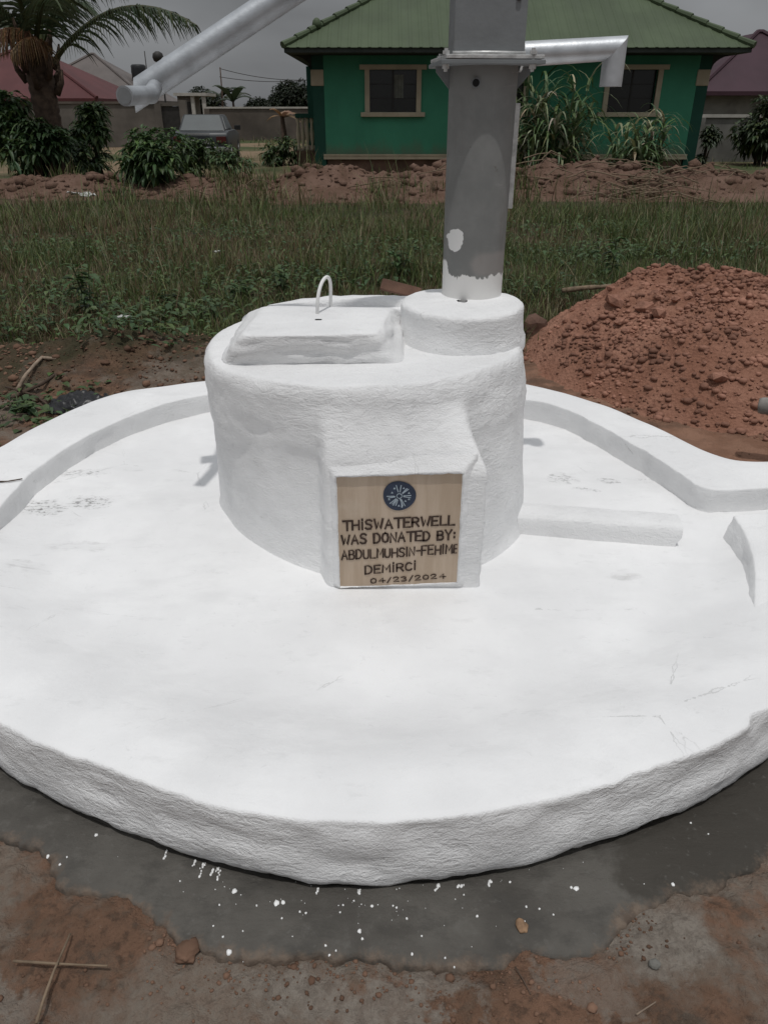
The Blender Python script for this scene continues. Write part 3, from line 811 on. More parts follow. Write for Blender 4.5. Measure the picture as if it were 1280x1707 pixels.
for z in zs:
    f_ = np.clip((z - FLOOR) / (ZT - FLOOR), 0, 1)
    rad = br + (tr - br) * f_
    coat = sstep(-0.03, 0.035, z - lip)
    P = np.concatenate([cdr[:, :2] * 5, np.full((720, 1), z * 14)], 1)
    rad = rad + (coat - f_ * 1.0) * 0.008 + fbm(P, 5, 85, 0.6) * (0.003 + 0.007 * coat) + fbm(cdr * 3 + [0, 0, z * 4], 3, 87) * 0.006
    rad = rad + 0.012 * np.exp(-(z - FLOOR + 0.01) / 0.02)                                # fillet at the foot
    # the plaster is thickened into a flat facet that carries the plaque
    fx = BC[0] + np.cos(bt) * 0.64
    wf = sstep(-.228, -.168, fx + .012 * fbm(P * .6, 3, 99)) * sstep(.305, .245, fx + .012 * fbm(P * .6, 3, 98)) * (np.sin(bt) < -.3)
    wf = wf * float(sstep(.715, .50, z))
    pf = (BC[1] - (2.042 + .006)) / np.maximum(.2, -np.sin(bt)) + fbm(P, 4, 96) * .004
    rad = rad * (1 - wf) + np.maximum(rad, pf) * wf
    over = max(0.0, (z - (ZT - 0.05)) / 0.05)
    rad = rad - 0.022 * over ** 2
    zz = np.full(720, z) + (fbm(cdr * 3, 3, 89) * 0.010) * f_
    rows.append(np.stack([BC[0] + rad * np.cos(bt), BC[1] + rad * np.sin(bt), zz], 1))
edge = rows[-1].copy()
for f_ in (0.985, 0.96, 0.92, 0.86, 0.78, 0.68, 0.56, 0.42, 0.25, 0.08):
    q = edge.copy(); q[:, 0] = BC[0] + (edge[:, 0] - BC[0]) * f_; q[:, 1] = BC[1] + (edge[:, 1] - BC[1]) * f_
    P = np.stack([q[:, 0], q[:, 1], q[:, 0] * 0], 1)
    q[:, 2] = ZT + (edge[:, 2] - (ZT - 0.005)) * f_ - 0.006 * (1 - f_) + fbm(P * 6, 4, 91) * 0.006
    rows.append(q)
np_mesh('drum', np.concatenate(rows), grid_faces(len(rows), 720, True), M['white_wall'], well, smooth=True)

# raised strip of rim behind the hatch
mb = MB(); vs = []
arc = np.linspace(R(139), R(72), 40)
for a in arc:
    for (r_, z_) in ((0.47, ZT - 0.02), (0.474, ZT + 0.018), (0.482, ZT + 0.032), (0.50, ZT + 0.036), (0.54, ZT + 0.034), (0.562, ZT + 0.02), (0.565, ZT - 0.06)):
        k = 0.004 * n1(a * 9, z_ * 30, r_ * 9)
        vs.append((BC[0] + (r_ + k) * math.cos(a), BC[1] + (r_ + k) * math.sin(a), z_ + k))
mb.add(vs, [tuple(f) for f in grid_faces(40, 7).tolist()] + [tuple(range(7)), tuple(39*7 + k for k in range(6, -1, -1))])
mb.build('rim_strip', M['white_wall'], well, smooth=True, auto=R(50))

# hatch lid: a rough cement lid, steep at the front, with a wire hoop
HZ = 0.865
hb = [G(366, 608, ZT), G(668, 604, ZT), Vector((0.12, 3.12, ZT)), Vector((-0.57, 3.10, ZT))]
ht = [G(398, 560, HZ), G(628, 556, HZ), G(652, 512, HZ), G(440, 509, HZ)]
nu = 60; rowsv = []
def quadpt(Q, u, v):
    a = Q[0].lerp(Q[1], u); b = Q[3].lerp(Q[2], u)
    return a.lerp(b, v)
vs = []
prof = [(0.0, -0.02), (0.0, 0.0), (0.2, 0.0), (0.4, 0.0), (0.6, 0.0), (0.8, 0.0), (0.93, -0.001), (1.0, -0.003)]
def ring(k, n=44):
    """perimeter k from foot (0) to lid edge (1)"""
    out = []
    for s in range(4):
        for j in range(n // 4):
            u = j / (n // 4)
            b = hb[s].lerp(hb[(s + 1) % 4], u); t_ = ht[s].lerp(ht[(s + 1) % 4], u)
            out.append(b.lerp(t_, k))
    cb = sum(hb, Vector()) / 4
    # round the corners
    res = []
    m = len(out)
    for i in range(m):
        q = (out[i - 2] + out[i - 1] * 2 + out[i] * 3 + out[(i + 1) % m] * 2 + out[(i + 2) % m]) / 9
        res.append(q)
    for _ in range(3): res = [(res[i - 1] + res[i] * 2 + res[(i + 1) % m]) / 4 for i in range(m)]
    return res
NHR = 96
levels = [-0.15, 0.0, 0.08, 0.18, 0.3, 0.42, 0.54, 0.66, 0.78, 0.88, 0.95, 1.0]
rows = []
for k in levels:
    rg = ring(k, NHR)
    z = [q.z for q in rg]
    lift = 0.0 if k < 0.9 else -0.004 * (k - 0.9) / 0.1
    cx = sum(q.x for q in rg) / len(rg); cy = sum(q.y for q in rg) / len(rg)
    arr = np.array([[q.x, q.y, q.z + lift] for q in rg])
    bulge = 0.006 * math.sin(math.pi * min(max(k, 0), 1))
    d = arr[:, :2] - [cx, cy]; L = np.linalg.norm(d, axis=1, keepdims=True)
    nz = fbm(np.stack([arr[:, 0] * 9, arr[:, 1] * 9, arr[:, 2] * 60], 1), 4, 95) * 0.020 * (1 if k < 0.95 else 0.3)
    arr[:, :2] += d / L * (bulge + nz)[:, None]
    rows.append(arr)
top = rows[-1]; cx, cy = top[:, 0].mean(), top[:, 1].mean()
for f_ in (0.96, 0.88, 0.76, 0.6, 0.4, 0.2, 0.05):
    q = top.copy(); q[:, 0] = cx + (top[:, 0] - cx) * f_; q[:, 1] = cy + (top[:, 1] - cy) * f_
    P = np.stack([q[:, 0], q[:, 1], q[:, 0] * 0], 1)
    q[:, 2] = HZ + fbm(P * 8, 4, 97) * 0.004
    rows.append(q)
hatch = np_mesh('hatch_lid', np.concatenate(rows), grid_faces(len(rows), NHR, True), M['white_wall'], well, smooth=True)
p0, p1 = G(531, 527, HZ - 0.01), G(553, 515, HZ - 0.01)
mid = (p0 + p1) / 2; top_ = D(545, 462, mid.y)
pts = []
for k in range(17):
    t_ = k / 16; a = math.pi * t_
    base = p0.lerp(p1, (1 - math.cos(a)) / 2)
    pts.append(Vector((base.x + 0.012 * math.sin(a) - 0.004, base.y, HZ - 0.01 + (top_.z - HZ + 0.01) * math.sin(a) ** 0.55)))
mb = MB(); mb.tube(pts, 0.0062, 8)
mb.build('lifting_hoop', M['paint_drop'], hatch, smooth=True)

# pedestal that the pump stands on
PX, PY, PZ = 0.285, 2.745, 0.888
NPD = 200
pa = np.linspace(-math.pi, math.pi, NPD, endpoint=False)
cp = np.stack([np.cos(pa), np.sin(pa), pa * 0], 1)
rows = []
for r_, z_ in ((0.238, ZT - 0.03), (0.236, ZT + 0.004), (0.228, ZT + 0.02), (0.224, ZT + 0.05), (0.222, ZT + 0.08), (0.223, ZT + 0.10), (0.222, PZ - 0.012), (0.218, PZ - 0.005), (0.208, PZ), (0.19, PZ + 0.001), (0.15, PZ), (0.11, PZ), (0.07, PZ), (0.02, PZ)):
    rr = r_ * (1 + 0.022 * fbm(cp * 2.2, 4, 111) + 0.012 * fbm(np.concatenate([cp[:, :2] * 5, np.full((NPD, 1), z_ * 40)], 1), 4, 113))
    yy = 1.12
    rows.append(np.stack([PX + rr * np.cos(pa), PY + rr * yy * np.sin(pa), z_ + 0.004 * fbm(cp * 3, 3, 115)], 1))
np_mesh('pedestal', np.concatenate(rows), grid_faces(len(rows), NPD, True), M['white_wall'], well, smooth=True)

# plaque and the thickened plaster round it
PYP = 2.042
bl, br_, tr_, tl = D(568, 978, PYP), D(760, 970, PYP), D(770, 788, PYP), D(562, 796, PYP)
mb = MB()
def lx(z): return bl.x + (tl.x - bl.x) * (z - bl.z) / (tl.z - bl.z)
def rx(z): return br_.x + (tr_.x - br_.x) * (z - br_.z) / (tr_.z - br_.z)
z0, z1 = FLOOR - 0.01, (tl.z + tr_.z) / 2
front = [(-0.030, bl.z - 0.018), (0.045, br_.z - 0.018), (0.034, tr_.z + 0.022), (-0.028, tl.z + 0.022)]
inner = [bl, br_, tr_, tl]
NP_ = 30
rows = []
corners_in = [Vector((c.x, PYP + 0.006, c.z)) for c in (bl, br_, tr_, tl)]
corners_lip = [Vector((bl.x - .004, PYP - 0.006, bl.z - .004)), Vector((br_.x + .004, PYP - 0.006, br_.z - .004)), Vector((tr_.x + .004, PYP - 0.010, tr_.z + .004)), Vector((tl.x - .004, PYP - 0.010, tl.z + .004))]
corners_f = [Vector((bl.x - .020, PYP + 0.002, FLOOR + 0.012)), Vector((br_.x + .022, PYP + 0.002, FLOOR + 0.012)), Vector((tr_.x + .020, PYP + 0.004, tr_.z + .020)), Vector((tl.x - .018, PYP + 0.004, tl.z + .020))]
corners_m = [Vector((bl.x - .05, PYP + 0.030, FLOOR - .01)), Vector((br_.x + .05, PYP + 0.030, FLOOR - .01)), Vector((tr_.x + .050, PYP + 0.030, tr_.z + .05)), Vector((tl.x - .045, PYP + 0.030, tl.z + .05))]
def per(C, n=40):
    out = []
    for s in range(4):
        for j in range(n): out.append(C[s].lerp(C[(s + 1) % 4], j / n))
    return np.array([[q.x, q.y, q.z] for q in out])
lay = [per(corners_in), per(corners_lip)]
for k in (0.4, 0.8, 1.0): lay.append(per(corners_lip) * (1 - k) + per(corners_f) * k)
for k in (0.3, 0.6, 1.0): lay.append(per(corners_f) * (1 - k) + per(corners_m) * k)
for i in range(2, len(lay)):
    P = lay[i] * np.array([9, 9, 22]); lay[i][:, 1] += fbm(P, 4, 121) * 0.004; lay[i][:, 0] += fbm(P, 3, 123) * 0.006
P = lay[1] * 30; lay[1][:, 2] += fbm(P, 3, 125) * 0.006; lay[1][:, 0] += fbm(P, 3, 127) * 0.004
V = np.concatenate(lay)
np_mesh('plaque_surround', V, grid_faces(len(lay), 160, True), M['white_wall'], well, smooth=True)
plaque = MB()
e = 0.006
plaque.add([(bl.x - e, PYP, bl.z - e), (br_.x + e, PYP, br_.z - e), (tr_.x + e, PYP, tr_.z + e), (tl.x - e, PYP, tl.z + e),
            (bl.x - e, PYP + .02, bl.z - e), (br_.x + e, PYP + .02, br_.z - e), (tr_.x + e, PYP + .02, tr_.z + e), (tl.x - e, PYP + .02, tl.z + e)],
           [(0,1,2,3),(7,6,5,4),(0,4,5,1),(1,5,6,2),(2,6,7,3),(3,7,4,0)])
pl = plaque.build('plaque', M['board'], well)

# hand painted lettering: every character is a set of brush strokes on a 0..1 grid
GL = {
 'T': ([[(0,1),(1,1)],[(.5,1),(.5,0)]], .85), 'H': ([[(0,1),(0,0)],[(.8,1),(.8,0)],[(0,.5),(.8,.5)]], .8),
 'i': ([[(0.1,.82),(0.1,0)],[(0.1,1.08),(0.1,1.17)]], .22), 'I': ([[(0.1,1),(0.1,0)]], .2),
 'S': ([[(.75,.88),(.55,1),(.2,1),(.02,.82),(.1,.6),(.6,.45),(.75,.25),(.6,.02),(.2,0),(0,.12)]], .75),
 'W': ([[(0,1),(.28,0),(.5,.7),(.75,0),(1.02,1)]], 1.02), 'A': ([[(0,0),(.42,1),(.84,0)],[(.16,.36),(.7,.36)]], .84),
 'E': ([[(.72,1),(0,1),(0,0),(.72,0)],[(0,.52),(.6,.52)]], .72), 'R': ([[(0,0),(0,1),(.5,1),(.74,.85),(.72,.6),(.5,.48),(0,.48)],[(.38,.48),(.78,0)]], .78),
 'L': ([[(0,1),(0,0),(.7,0)]], .7), 'O': ([[(.4,1),(.12,.9),(0,.5),(.12,.1),(.4,0),(.68,.1),(.8,.5),(.68,.9),(.4,1)]], .8),
 'N': ([[(0,0),(0,1),(.74,0),(.74,1)]], .74), 'D': ([[(0,0),(0,1),(.42,1),(.72,.8),(.8,.5),(.72,.2),(.42,0),(0,0)]], .8),
 'B': ([[(0,0),(0,1),(.5,1),(.68,.87),(.66,.64),(.48,.53),(0,.53)],[(.48,.53),(.74,.4),(.74,.13),(.54,0),(0,0)]], .74),
 'Y': ([[(0,1),(.4,.5),(.8,1)],[(.4,.5),(.4,0)]], .8), ':': ([[(.1,.74),(.1,.66)],[(.1,.26),(.1,.18)]], .2),
 'U': ([[(0,1),(0,.25),(.15,.03),(.37,0),(.6,.03),(.74,.25),(.74,1)]], .74), 'M': ([[(0,0),(.05,1),(.45,.3),(.85,1),(.9,0)]], .9),
 '-': ([[(0,.5),(.5,.5)]], .5), 'F': ([[(0,0),(0,1),(.68,1)],[(0,.52),(.55,.52)]], .68),
 'C': ([[(.72,.86),(.5,1),(.25,.98),(.05,.75),(0,.45),(.1,.12),(.35,0),(.6,.03),(.74,.16)]], .74),
 '0': ([[(.32,1),(.08,.85),(0,.5),(.08,.12),(.32,0),(.56,.12),(.64,.5),(.56,.85),(.32,1)]], .64),
 '4': ([[(.5,0),(.5,1),(0,.35),(.75,.35)]], .75), '/': ([[(0,-.1),(.4,1.08)]], .4),
 '2': ([[(0,.8),(.15,.98),(.42,1),(.6,.8),(.5,.55),(0,0),(.66,0)]], .66),
 '3': ([[(0,.9),(.3,1),(.55,.85),(.5,.6),(.22,.53),(.52,.45),(.62,.2),(.4,0),(.05,.06)]], .62), ' ': ([], .45)}
LY = PYP - 0.0022
def stroke(mb, pts, w):
    pts = [Vector((p[0], p[1])) for p in pts]
    n = len(pts); left = []; right = []
    for i in range(n):
        a = pts[max(i - 1, 0)]; b = pts[min(i + 1, n - 1)]
        t = (b - a); t = t.normalized() if t.length > 0 else Vector((1, 0))
        nn_ = Vector((-t.y, t.x))
        if 0 < i < n - 1:
            t1 = (pts[i] - pts[i-1]).normalized(); t2 = (pts[i+1] - pts[i]).normalized()
            k = 1 / max(0.8, math.sqrt(max(0.0, (1 + t1.dot(t2)) / 2)))
        else: k = 1
        p = pts[i] + (t * (w * 0.45) if i == n - 1 else (-t * (w * 0.45) if i == 0 else Vector((0, 0))))
        ww = w * k * (0.88 + 0.24 * random.random()) / 2
        left.append(p + nn_ * ww); right.append(p - nn_ * ww)
    j = random.uniform(-0.0003, 0.0003)
    vs = [(q.x, LY + j, q.y) for q in left] + [(q.x, LY + j, q.y) for q in right]
    mb.add(vs, [(i, i + 1, n + i + 1, n + i) for i in range(n - 1)])
def write(text, px0, py0, px1, py1, hpx, w=0.0068, clip=None):
    """one painted line: baseline from one measured point to another"""
    a, b = D(px0, py0, PYP), D(px1, py1, PYP)
    h = hpx / FPX * 2.25
    gap = 0.30
    tot = sum(GL[c][1] for c in text) + gap * (len(text) - 1)
    sx = (b - a).length / tot
    ex = (b - a).normalized(); slope = ex.z / max(ex.x, 1e-6)
    mb = MB(); cur = 0
    for c in text:
        st, adv = GL[c]
        jx, jz, sc_ = random.uniform(-.02, .02), random.uniform(-.04, .04), random.uniform(.94, 1.05)
        for s_ in st:
            pts = []
            for (u, v) in s_:
                x = a.x + (cur + u + jx) * sx * ex.x; z = a.z + (cur + u) * sx * ex.z + (v * sc_ + jz) * h
                if clip is not None: x = min(x, clip)
                pts.append((x, z))
            stroke(mb, pts, w)
        cur += adv + gap
    return mb.build('lettering', M['letter'], pl)
write('THiSWATERWELL', 572, 884, 757, 874, 18)
write('WAS DONATED BY:', 570, 907, 758, 898, 18.5)
write('ABDULMUHSIN-FEHIME', 570, 933, 764, 921, 18, 0.0056, D(760, 921, PYP).x)
write('DEMiRCi', 609, 956, 693, 949, 16, 0.0058)
write('04/23/2024', 618, 972, 742, 963, 9.5, 0.0044)
# emblem: navy disc with pale rays, a small ring, dots
ec = D(665.5, 826, PYP); er = 28 / FPX * 2.25
mb = MB(); vs = [(ec.x, LY, ec.z)]
for k in range(36):
    a = 2*math.pi*k/36; q = er * (1 + 0.025 * math.sin(3*a + 1))
    vs.append((ec.x + q * math.cos(a), LY, ec.z + q * math.sin(a)))
mb.add(vs, [(0, 1 + k, 1 + (k + 1) % 36) for k in range(36)])
emblem = mb.build('emblem', M['navy'], pl)
mb = MB(); LY -= 0.0012
def er_pt(ang, r): return (ec.x + er * r * math.cos(R(ang)), ec.z + er * r * math.sin(R(ang)))
for ang_ in (82, 105, 40, 48, 3, 350, 182, 192, 222, 232, 298, 288, 252, 240):
    stroke(mb, [er_pt(ang_, .26 + .05 * random.random()), er_pt(ang_, .66 + .1 * random.random())], 0.0030)
stroke(mb, [er_pt(a, .16) for a in range(0, 361, 30)], 0.0026)
stroke(mb, [er_pt(285, .2), er_pt(288, .5), er_pt(282, .78)], 0.0036)
for ang_, r_ in ((64, .6), (120, .6), (340, .62), (200, .66), (268, .66), (152, .5), (20, .62), (318, .5)):
    x, z = er_pt(ang_, r_); q = er * 0.075
    mb.add([(x - q, LY, z - q * .8), (x + q, LY, z - q * .8), (x, LY, z + q)], [(0, 1, 2)])
mb.build('emblem_rays', M['pale_blue'], pl)
# ------------------------------------------------------------------ THE HAND PUMP
QX, QY = 0.332, 2.868
pump = thing('hand_pump', (QX, QY, PZ), 'grey steel hand pump with long handle and right hand spout on the well', 'hand pump')
def pm(): return MB()
RC = 0.113
FZ = 1.634 - PZ                                  # flange height above the pump's foot
b = pm(); b.lathe([(RC * .985, -0.03), (RC * .99, 0.0), (RC, 0.3), (RC * 1.01, FZ - 0.006)], n=48)
riser = b.build('riser_pipe', M['riser'], pump, smooth=True, auto=R(40))
# hole near the top of the riser
b = pm(); hp = D(793, 138, QY - RC) - Vector((QX, QY, PZ))
b.tube([(hp.x, hp.y + .010, hp.z), (hp.x, hp.y - .0025, hp.z)], 0.0115, 14)
b.build('drain_hole', M['black'], riser)
b = pm(); b.tube([(hp.x, hp.y + .010, hp.z), (hp.x, hp.y - .0015, hp.z)], 0.0150, 14)
b.build('hole_collar', M['primer'], riser)
# two flange plates bolted together
b = pm(); b.box((-0.165, -0.165, FZ - 0.006), (0.165, 0.165, FZ + 0.006), R(4)); b.build('flange_plate', M['primer'], pump, bevel=0.002)
b = pm(); b.box((-0.155, -0.158, FZ + 0.0085), (0.158, 0.155, FZ + 0.020), R(6)); b.build('flange_plate', M['weld'], pump, bevel=0.002)
bolt = pm(); bolt.tube([(0, 0, -0.026), (0, 0, 0.038)], 0.006, 8); bolt.tube([(0, 0, 0.0205), (0, 0, 0.031)], 0.012, 6); bolt.tube([(0, 0, -0.018), (0, 0, -0.0065)], 0.012, 6)
bme = bolt.mesh('bolt')
for sx in (-1, 1):
    for sy in (-1, 1):
        o = link('bolt', bme, M['weld'], pump); o.location = (sx * 0.137, sy * 0.137, FZ)
# triangular gussets under the flange
gm = pm(); gm.prism([(RC - .004, FZ - .0065), (RC + .048, FZ - .0065), (RC + .046, FZ - .022), (RC - .002, FZ - .075)], -0.005, 0.005)
gme = gm.mesh('gusset')
for k in range(3):
    o = link('gusset', gme, M['primer'], pump); o.rotation_euler = (0, 0, R(2 + 90 * k))
# flat bar welded down the right side
b = pm(); zt, zb = D(842, 172, QY).z - PZ, D(842, 346, QY).z - PZ
b.box((RC - 0.004, -0.03, zb), (RC + 0.013, -0.012, zt)); b.build('side_bar', M['weld'], pump, bevel=0.002)
# square head above the flange
b = pm(); hw = 0.113
b.box((-hw, -hw, FZ + 0.0205), (hw, hw, FZ + 0.62)); hd = b.build('pump_head', M['primer'], pump, bevel=0.006)
b = pm(); b.box((-hw - .012, -hw - .012, FZ + 0.6205), (hw + .012, hw + .012, FZ + 0.634)); b.build('head_cover', M['primer'], pump, bevel=0.003)
b = pm(); b.tube([(hw - .03, -hw - .007, FZ + .17), (hw - .03, -hw + .002, FZ + .17)], 0.008, 6); b.build('bolt', M['iron'], pump)
b = pm()
for a0_, a1_ in (((-hw - .002, -hw - .002), (hw + .002, -hw - .002)),):
    b.tube([(a0_[0], a0_[1], FZ + 0.026), (0, a0_[1] - .002, FZ + 0.027), (a1_[0], a1_[1], FZ + 0.025)], 0.006, 6)
b.build('weld_seam', M['weld'], pump, smooth=True)
# spout: level pipe with a mitred elbow
sz = D(950, 86, QY).z - PZ + .004; sr = 0.037
xe = D(1030, 66, QY).x - QX
ze = D(1030, 144, QY - .02).z - PZ
yaw = R(3)
def rot(p): return (p[0] * math.cos(yaw) - p[1] * math.sin(yaw), p[0] * math.sin(yaw) + p[1] * math.cos(yaw), p[2])
b = pm(); n = 28
r1 = []; r2 = []; r3 = []
zsl = 0.006
for k in range(n):
    a = 2*math.pi*k/n; c_, s_ = math.cos(a) * sr, math.sin(a) * sr
    r1.append(rot((hw - .004, s_, sz - .012 + c_)))
    r2.append(rot((xe + c_, s_, sz + zsl + c_)))                 # mitre plane at 45 degrees
    r3.append(rot((xe + c_, s_, ze)))
    
vs = r1 + r2
fs = [(k, (k + 1) % n, n + (k + 1) % n, n + k) for k in range(n)]
b.add(vs, fs); sp = b.build('spout', M['galv'], pump, smooth=True)
b = pm(); b.add(r2 + r3, fs)
ri = [(p[0] + (xe * math.cos(yaw) - p[0]) * .1, p[1] + (xe * math.sin(yaw) - p[1]) * .1, p[2]) for p in r3]
b.add(r3 + ri, fs); ri2 = [(p[0], p[1], p[2] + .06) for p in ri]; b.add(ri + ri2, fs)
b.build('spout_end', M['galv'], sp, smooth=True, auto=R(40))
b = pm(); b.lathe([(sr + .014, 0), (sr + .014, .008), (sr + .001, .008)], n=24)
o = b.build('spout_collar', M['weld'], sp); o.rotation_euler = (0, R(90), yaw); o.location = (hw + .001, 0, sz - .012)
# handle: thick pipe from the head down to the left, cross grip at its end
h0 = Vector((0.0, 0.0, D(450, 10, 2.78).z - PZ + 0.62 * 0.55 - .0))
he = Vector((-1.115, -0.175, 1.548 - PZ)); hs = Vector((-0.02, 0.0, 0))
dirh = Vector((-1.0, -0.155, -0.55)).normalized()
pe = D(236, 152, 2.70) - Vector((QX, QY, PZ))
p_up = D(452, 8, 2.795) - Vector((QX, QY, PZ))
d_ = (pe - p_up); ext = pe + d_.normalized() * 0.025
top_h = p_up - d_ * ((0 - p_up.x + 0.1) / -d_.x) if d_.x else p_up
b = pm(); b.tube([top_h, ext], 0.041, 24)
ax_ = (ext - top_h).normalized()
for i in range(24, 48):                                    # the pipe's end is cut on a slant, longest underneath
    q = Vector(b.v[i]); q += ax_ * (-(q.z - ext.z) * 0.75); b.v[i] = tuple(q)
hd_ = b.build('handle', M['handle_galv'], pump, smooth=True, auto=R(40))
gf = D(279, 106, 2.95) - Vector((QX, QY, PZ)); gn = D(209, 158, 2.44) - Vector((QX, QY, PZ))
gm_ = D(252, 158, 2.60) - Vector((QX, QY, PZ)); gn = D(208, 160, 2.44) - Vector((QX, QY, PZ))
b = pm(); b.tube([gf, gf.lerp(gm_, .7), gm_, gm_.lerp(gn, .5), gn], [.022, .022, .025, .0255, .0265], 18); b.build('grip', M['handle_galv'], hd_, smooth=True, auto=R(40))
b = pm(); b.tube([gn, gn + (gn - gm_).normalized() * .0015], 0.0215, 18); b.build('grip_bore', M['primer'], hd_)
# ------------------------------------------------------------------ CLODS
def clod_mesh(seed, name='clod'):
    rnd = random.Random(seed)
    bm = bmesh.new(); bmesh.ops.create_icosphere(bm, subdivisions=1, radius=1)
    s = (rnd.uniform(.8, 1.2), rnd.uniform(.7, 1.1), rnd.uniform(.55, .85))
    for v in bm.verts:
        k = rnd.uniform(0.68, 1.18); v.co = Vector((v.co.x * s[0] * k, v.co.y * s[1] * k, v.co.z * s[2] * k))
    me = bpy.data.meshes.new(name); bm.to_mesh(me); bm.free()
    return me
def clod_arrays(k=8):
    out = []
    for i in range(k):
        bm = bmesh.new(); bmesh.ops.create_icosphere(bm, subdivisions=1, radius=1)
        rnd = random.Random(900 + i)
        V = np.array([[c * rnd.uniform(.7, 1.2) for c in v.co] for v in bm.verts]); F = np.array([[w.index for w in f.verts] for f in bm.faces]); bm.free()
        out.append((V, F))
    return out
CLODS = clod_arrays()
def scatter_clods(name, pts, sizes, mat, parent=None, kind='stuff'):
    Vs = []; Fs = []; b0 = 0
    for p, s in zip(pts, sizes):
        V, F = CLODS[random.randrange(len(CLODS))]
        a = random.uniform(0, 6.28); c, d = math.cos(a), math.sin(a)
        q = V * np.array([s, s * .85, s * .65])
        q = np.stack([q[:, 0] * c - q[:, 1] * d, q[:, 0] * d + q[:, 1] * c, q[:, 2]], 1) + np.asarray(p)
        Vs.append(q); Fs.append(F + b0); b0 += len(V)
    o = np_mesh(name, np.concatenate(Vs), np.concatenate(Fs), mat, parent)
    if kind: o['kind'] = kind
    return o

# ------------------------------------------------------------------ RED SOIL HEAP
HX, HY = 2.10, 5.15
heap = thing('soil_heap', (HX, HY, 0), 'tall heap of loose red soil and clods behind the well on the right', 'soil heap')
def heap_z(x, y):
    x = np.asarray(x, float); y = np.asarray(y, float)
    dx = x - HX; dy = y - HY
    r_ = np.hypot(dx / np.where(dx < 0, 1.12, 2.1), dy / np.where(dy < 0, 1.55, 1.0))
    z = 0.50 * (1 - np.exp(-3.2 * np.clip(1 - r_, 0, 1) ** 1.25)) / 0.96
    P = np.stack([x, y, x * 0], -1).reshape(-1, 3)
    nz = (fbm(P * 2.6, 4, 141) * 0.12 + np.abs(fbm(P * 7, 4, 143, 0.6)) * 0.11 + fbm(P * 20, 3, 145, 0.6) * 0.045).reshape(x.shape)
    e = sstep(1.15, 0.75, r_)
    return z * (1 + 0.25 * 0) + nz * e * (0.35 + z) - 0.03 * (1 - e)
hx = np.linspace(-1.6, 3.0, 330); hy = np.linspace(-2.1, 1.2, 250)
X, Y = np.meshgrid(hx, hy, indexing='ij')
Z = heap_z(X + HX, Y + HY)
np_mesh('soil_body', np.stack([X.ravel(), Y.ravel(), Z.ravel()], 1), grid_faces(330, 250), M['heap'], heap, smooth=True)
cm = [clod_mesh(40 + i) for i in range(6)]
cnt = 0
while cnt < 270:
    x = random.uniform(-1.2, 1.5); y = random.gauss(-0.45, 0.55)
    if y > 0.7 or y < -1.5: continue
    z = float(heap_z(np.array([x + HX]), np.array([y + HY]))[0])
    if z < 0.05 or n1(x * 1.4, y * 1.4, 4, 78) + (z - .22) * 1.0 + x * .2 < random.uniform(-.2, .2): continue
    s = min(0.085, max(0.018, random.lognormvariate(math.log(0.026), 0.5)))
    o = link('clod', cm[random.randrange(6)], M['clod'], heap)
    o.location = (x, y, z + s * 0.25); o.rotation_euler = (random.uniform(-.5, .5), random.uniform(-.5, .5), random.uniform(0, 6.28)); o.scale = (s, s, s)
    cnt += 1
pts = []; ss = []
NC = 15000; cx_ = RNG.uniform(-1.45, 1.7, NC); cy_ = RNG.uniform(-1.9, 0.7, NC); cz_ = heap_z(cx_ + HX, cy_ + HY)
for k in range(NC):
    x, y, z = float(cx_[k]), float(cy_[k]), float(cz_[k])
    if n1(x * 1.6, y * 1.6, 1, 77) + (z - .18) * .9 + (x + .2) * .12 < random.uniform(-.25, .25): continue
    if z < -0.02: continue
    if math.hypot(x + HX - SC_X, y + HY - SC_Y) < float(rim_r(math.atan2(y + HY - SC_Y, x + HX - SC_X))) + 0.06: continue
    pts.append((x, y, max(z, 0.0) + .003)); ss.append(min(.034, random.lognormvariate(math.log(0.0105), 0.6)))
scatter_clods('loose_crumbs', pts, ss, M['crumb'], heap)

# crumbs lying on the trodden soil in front and beside the slab
pts = []; ss = []
for k in range(5200):
    a = random.uniform(-math.pi, math.pi)
    r_ = float(np.interp(a, sk_t, sk_r, period=2*math.pi)) + abs(random.gauss(0, 0.05 if k % 3 else 0.25)) - 0.006
    if n1(math.cos(a) * 4, math.sin(a) * 4, r_ * 3, 17) < 0.02: continue
    x = SC_X + r_ * math.cos(a); y = SC_Y + r_ * math.sin(a)
    if a > 0 and random.random() < 0.3: continue
    pts.append((x, y, gh(x, y) + .001)); ss.append(min(.013, random.lognormvariate(math.log(0.0028), 0.55)))
scatter_clods('soil_crumbs', pts, ss, M['soil_crumb'])
pts = []; ss = []
for k in range(2400):
    x = random.uniform(-2.9, -0.5); y = random.uniform(4.0, 5.3)
    pts.append((x, y, gh(x, y) + .004)); ss.append(min(.035, random.lognormvariate(math.log(0.0062), 0.65)))
scatter_clods('spoil_crumbs', pts, ss, M['soil_crumb'])

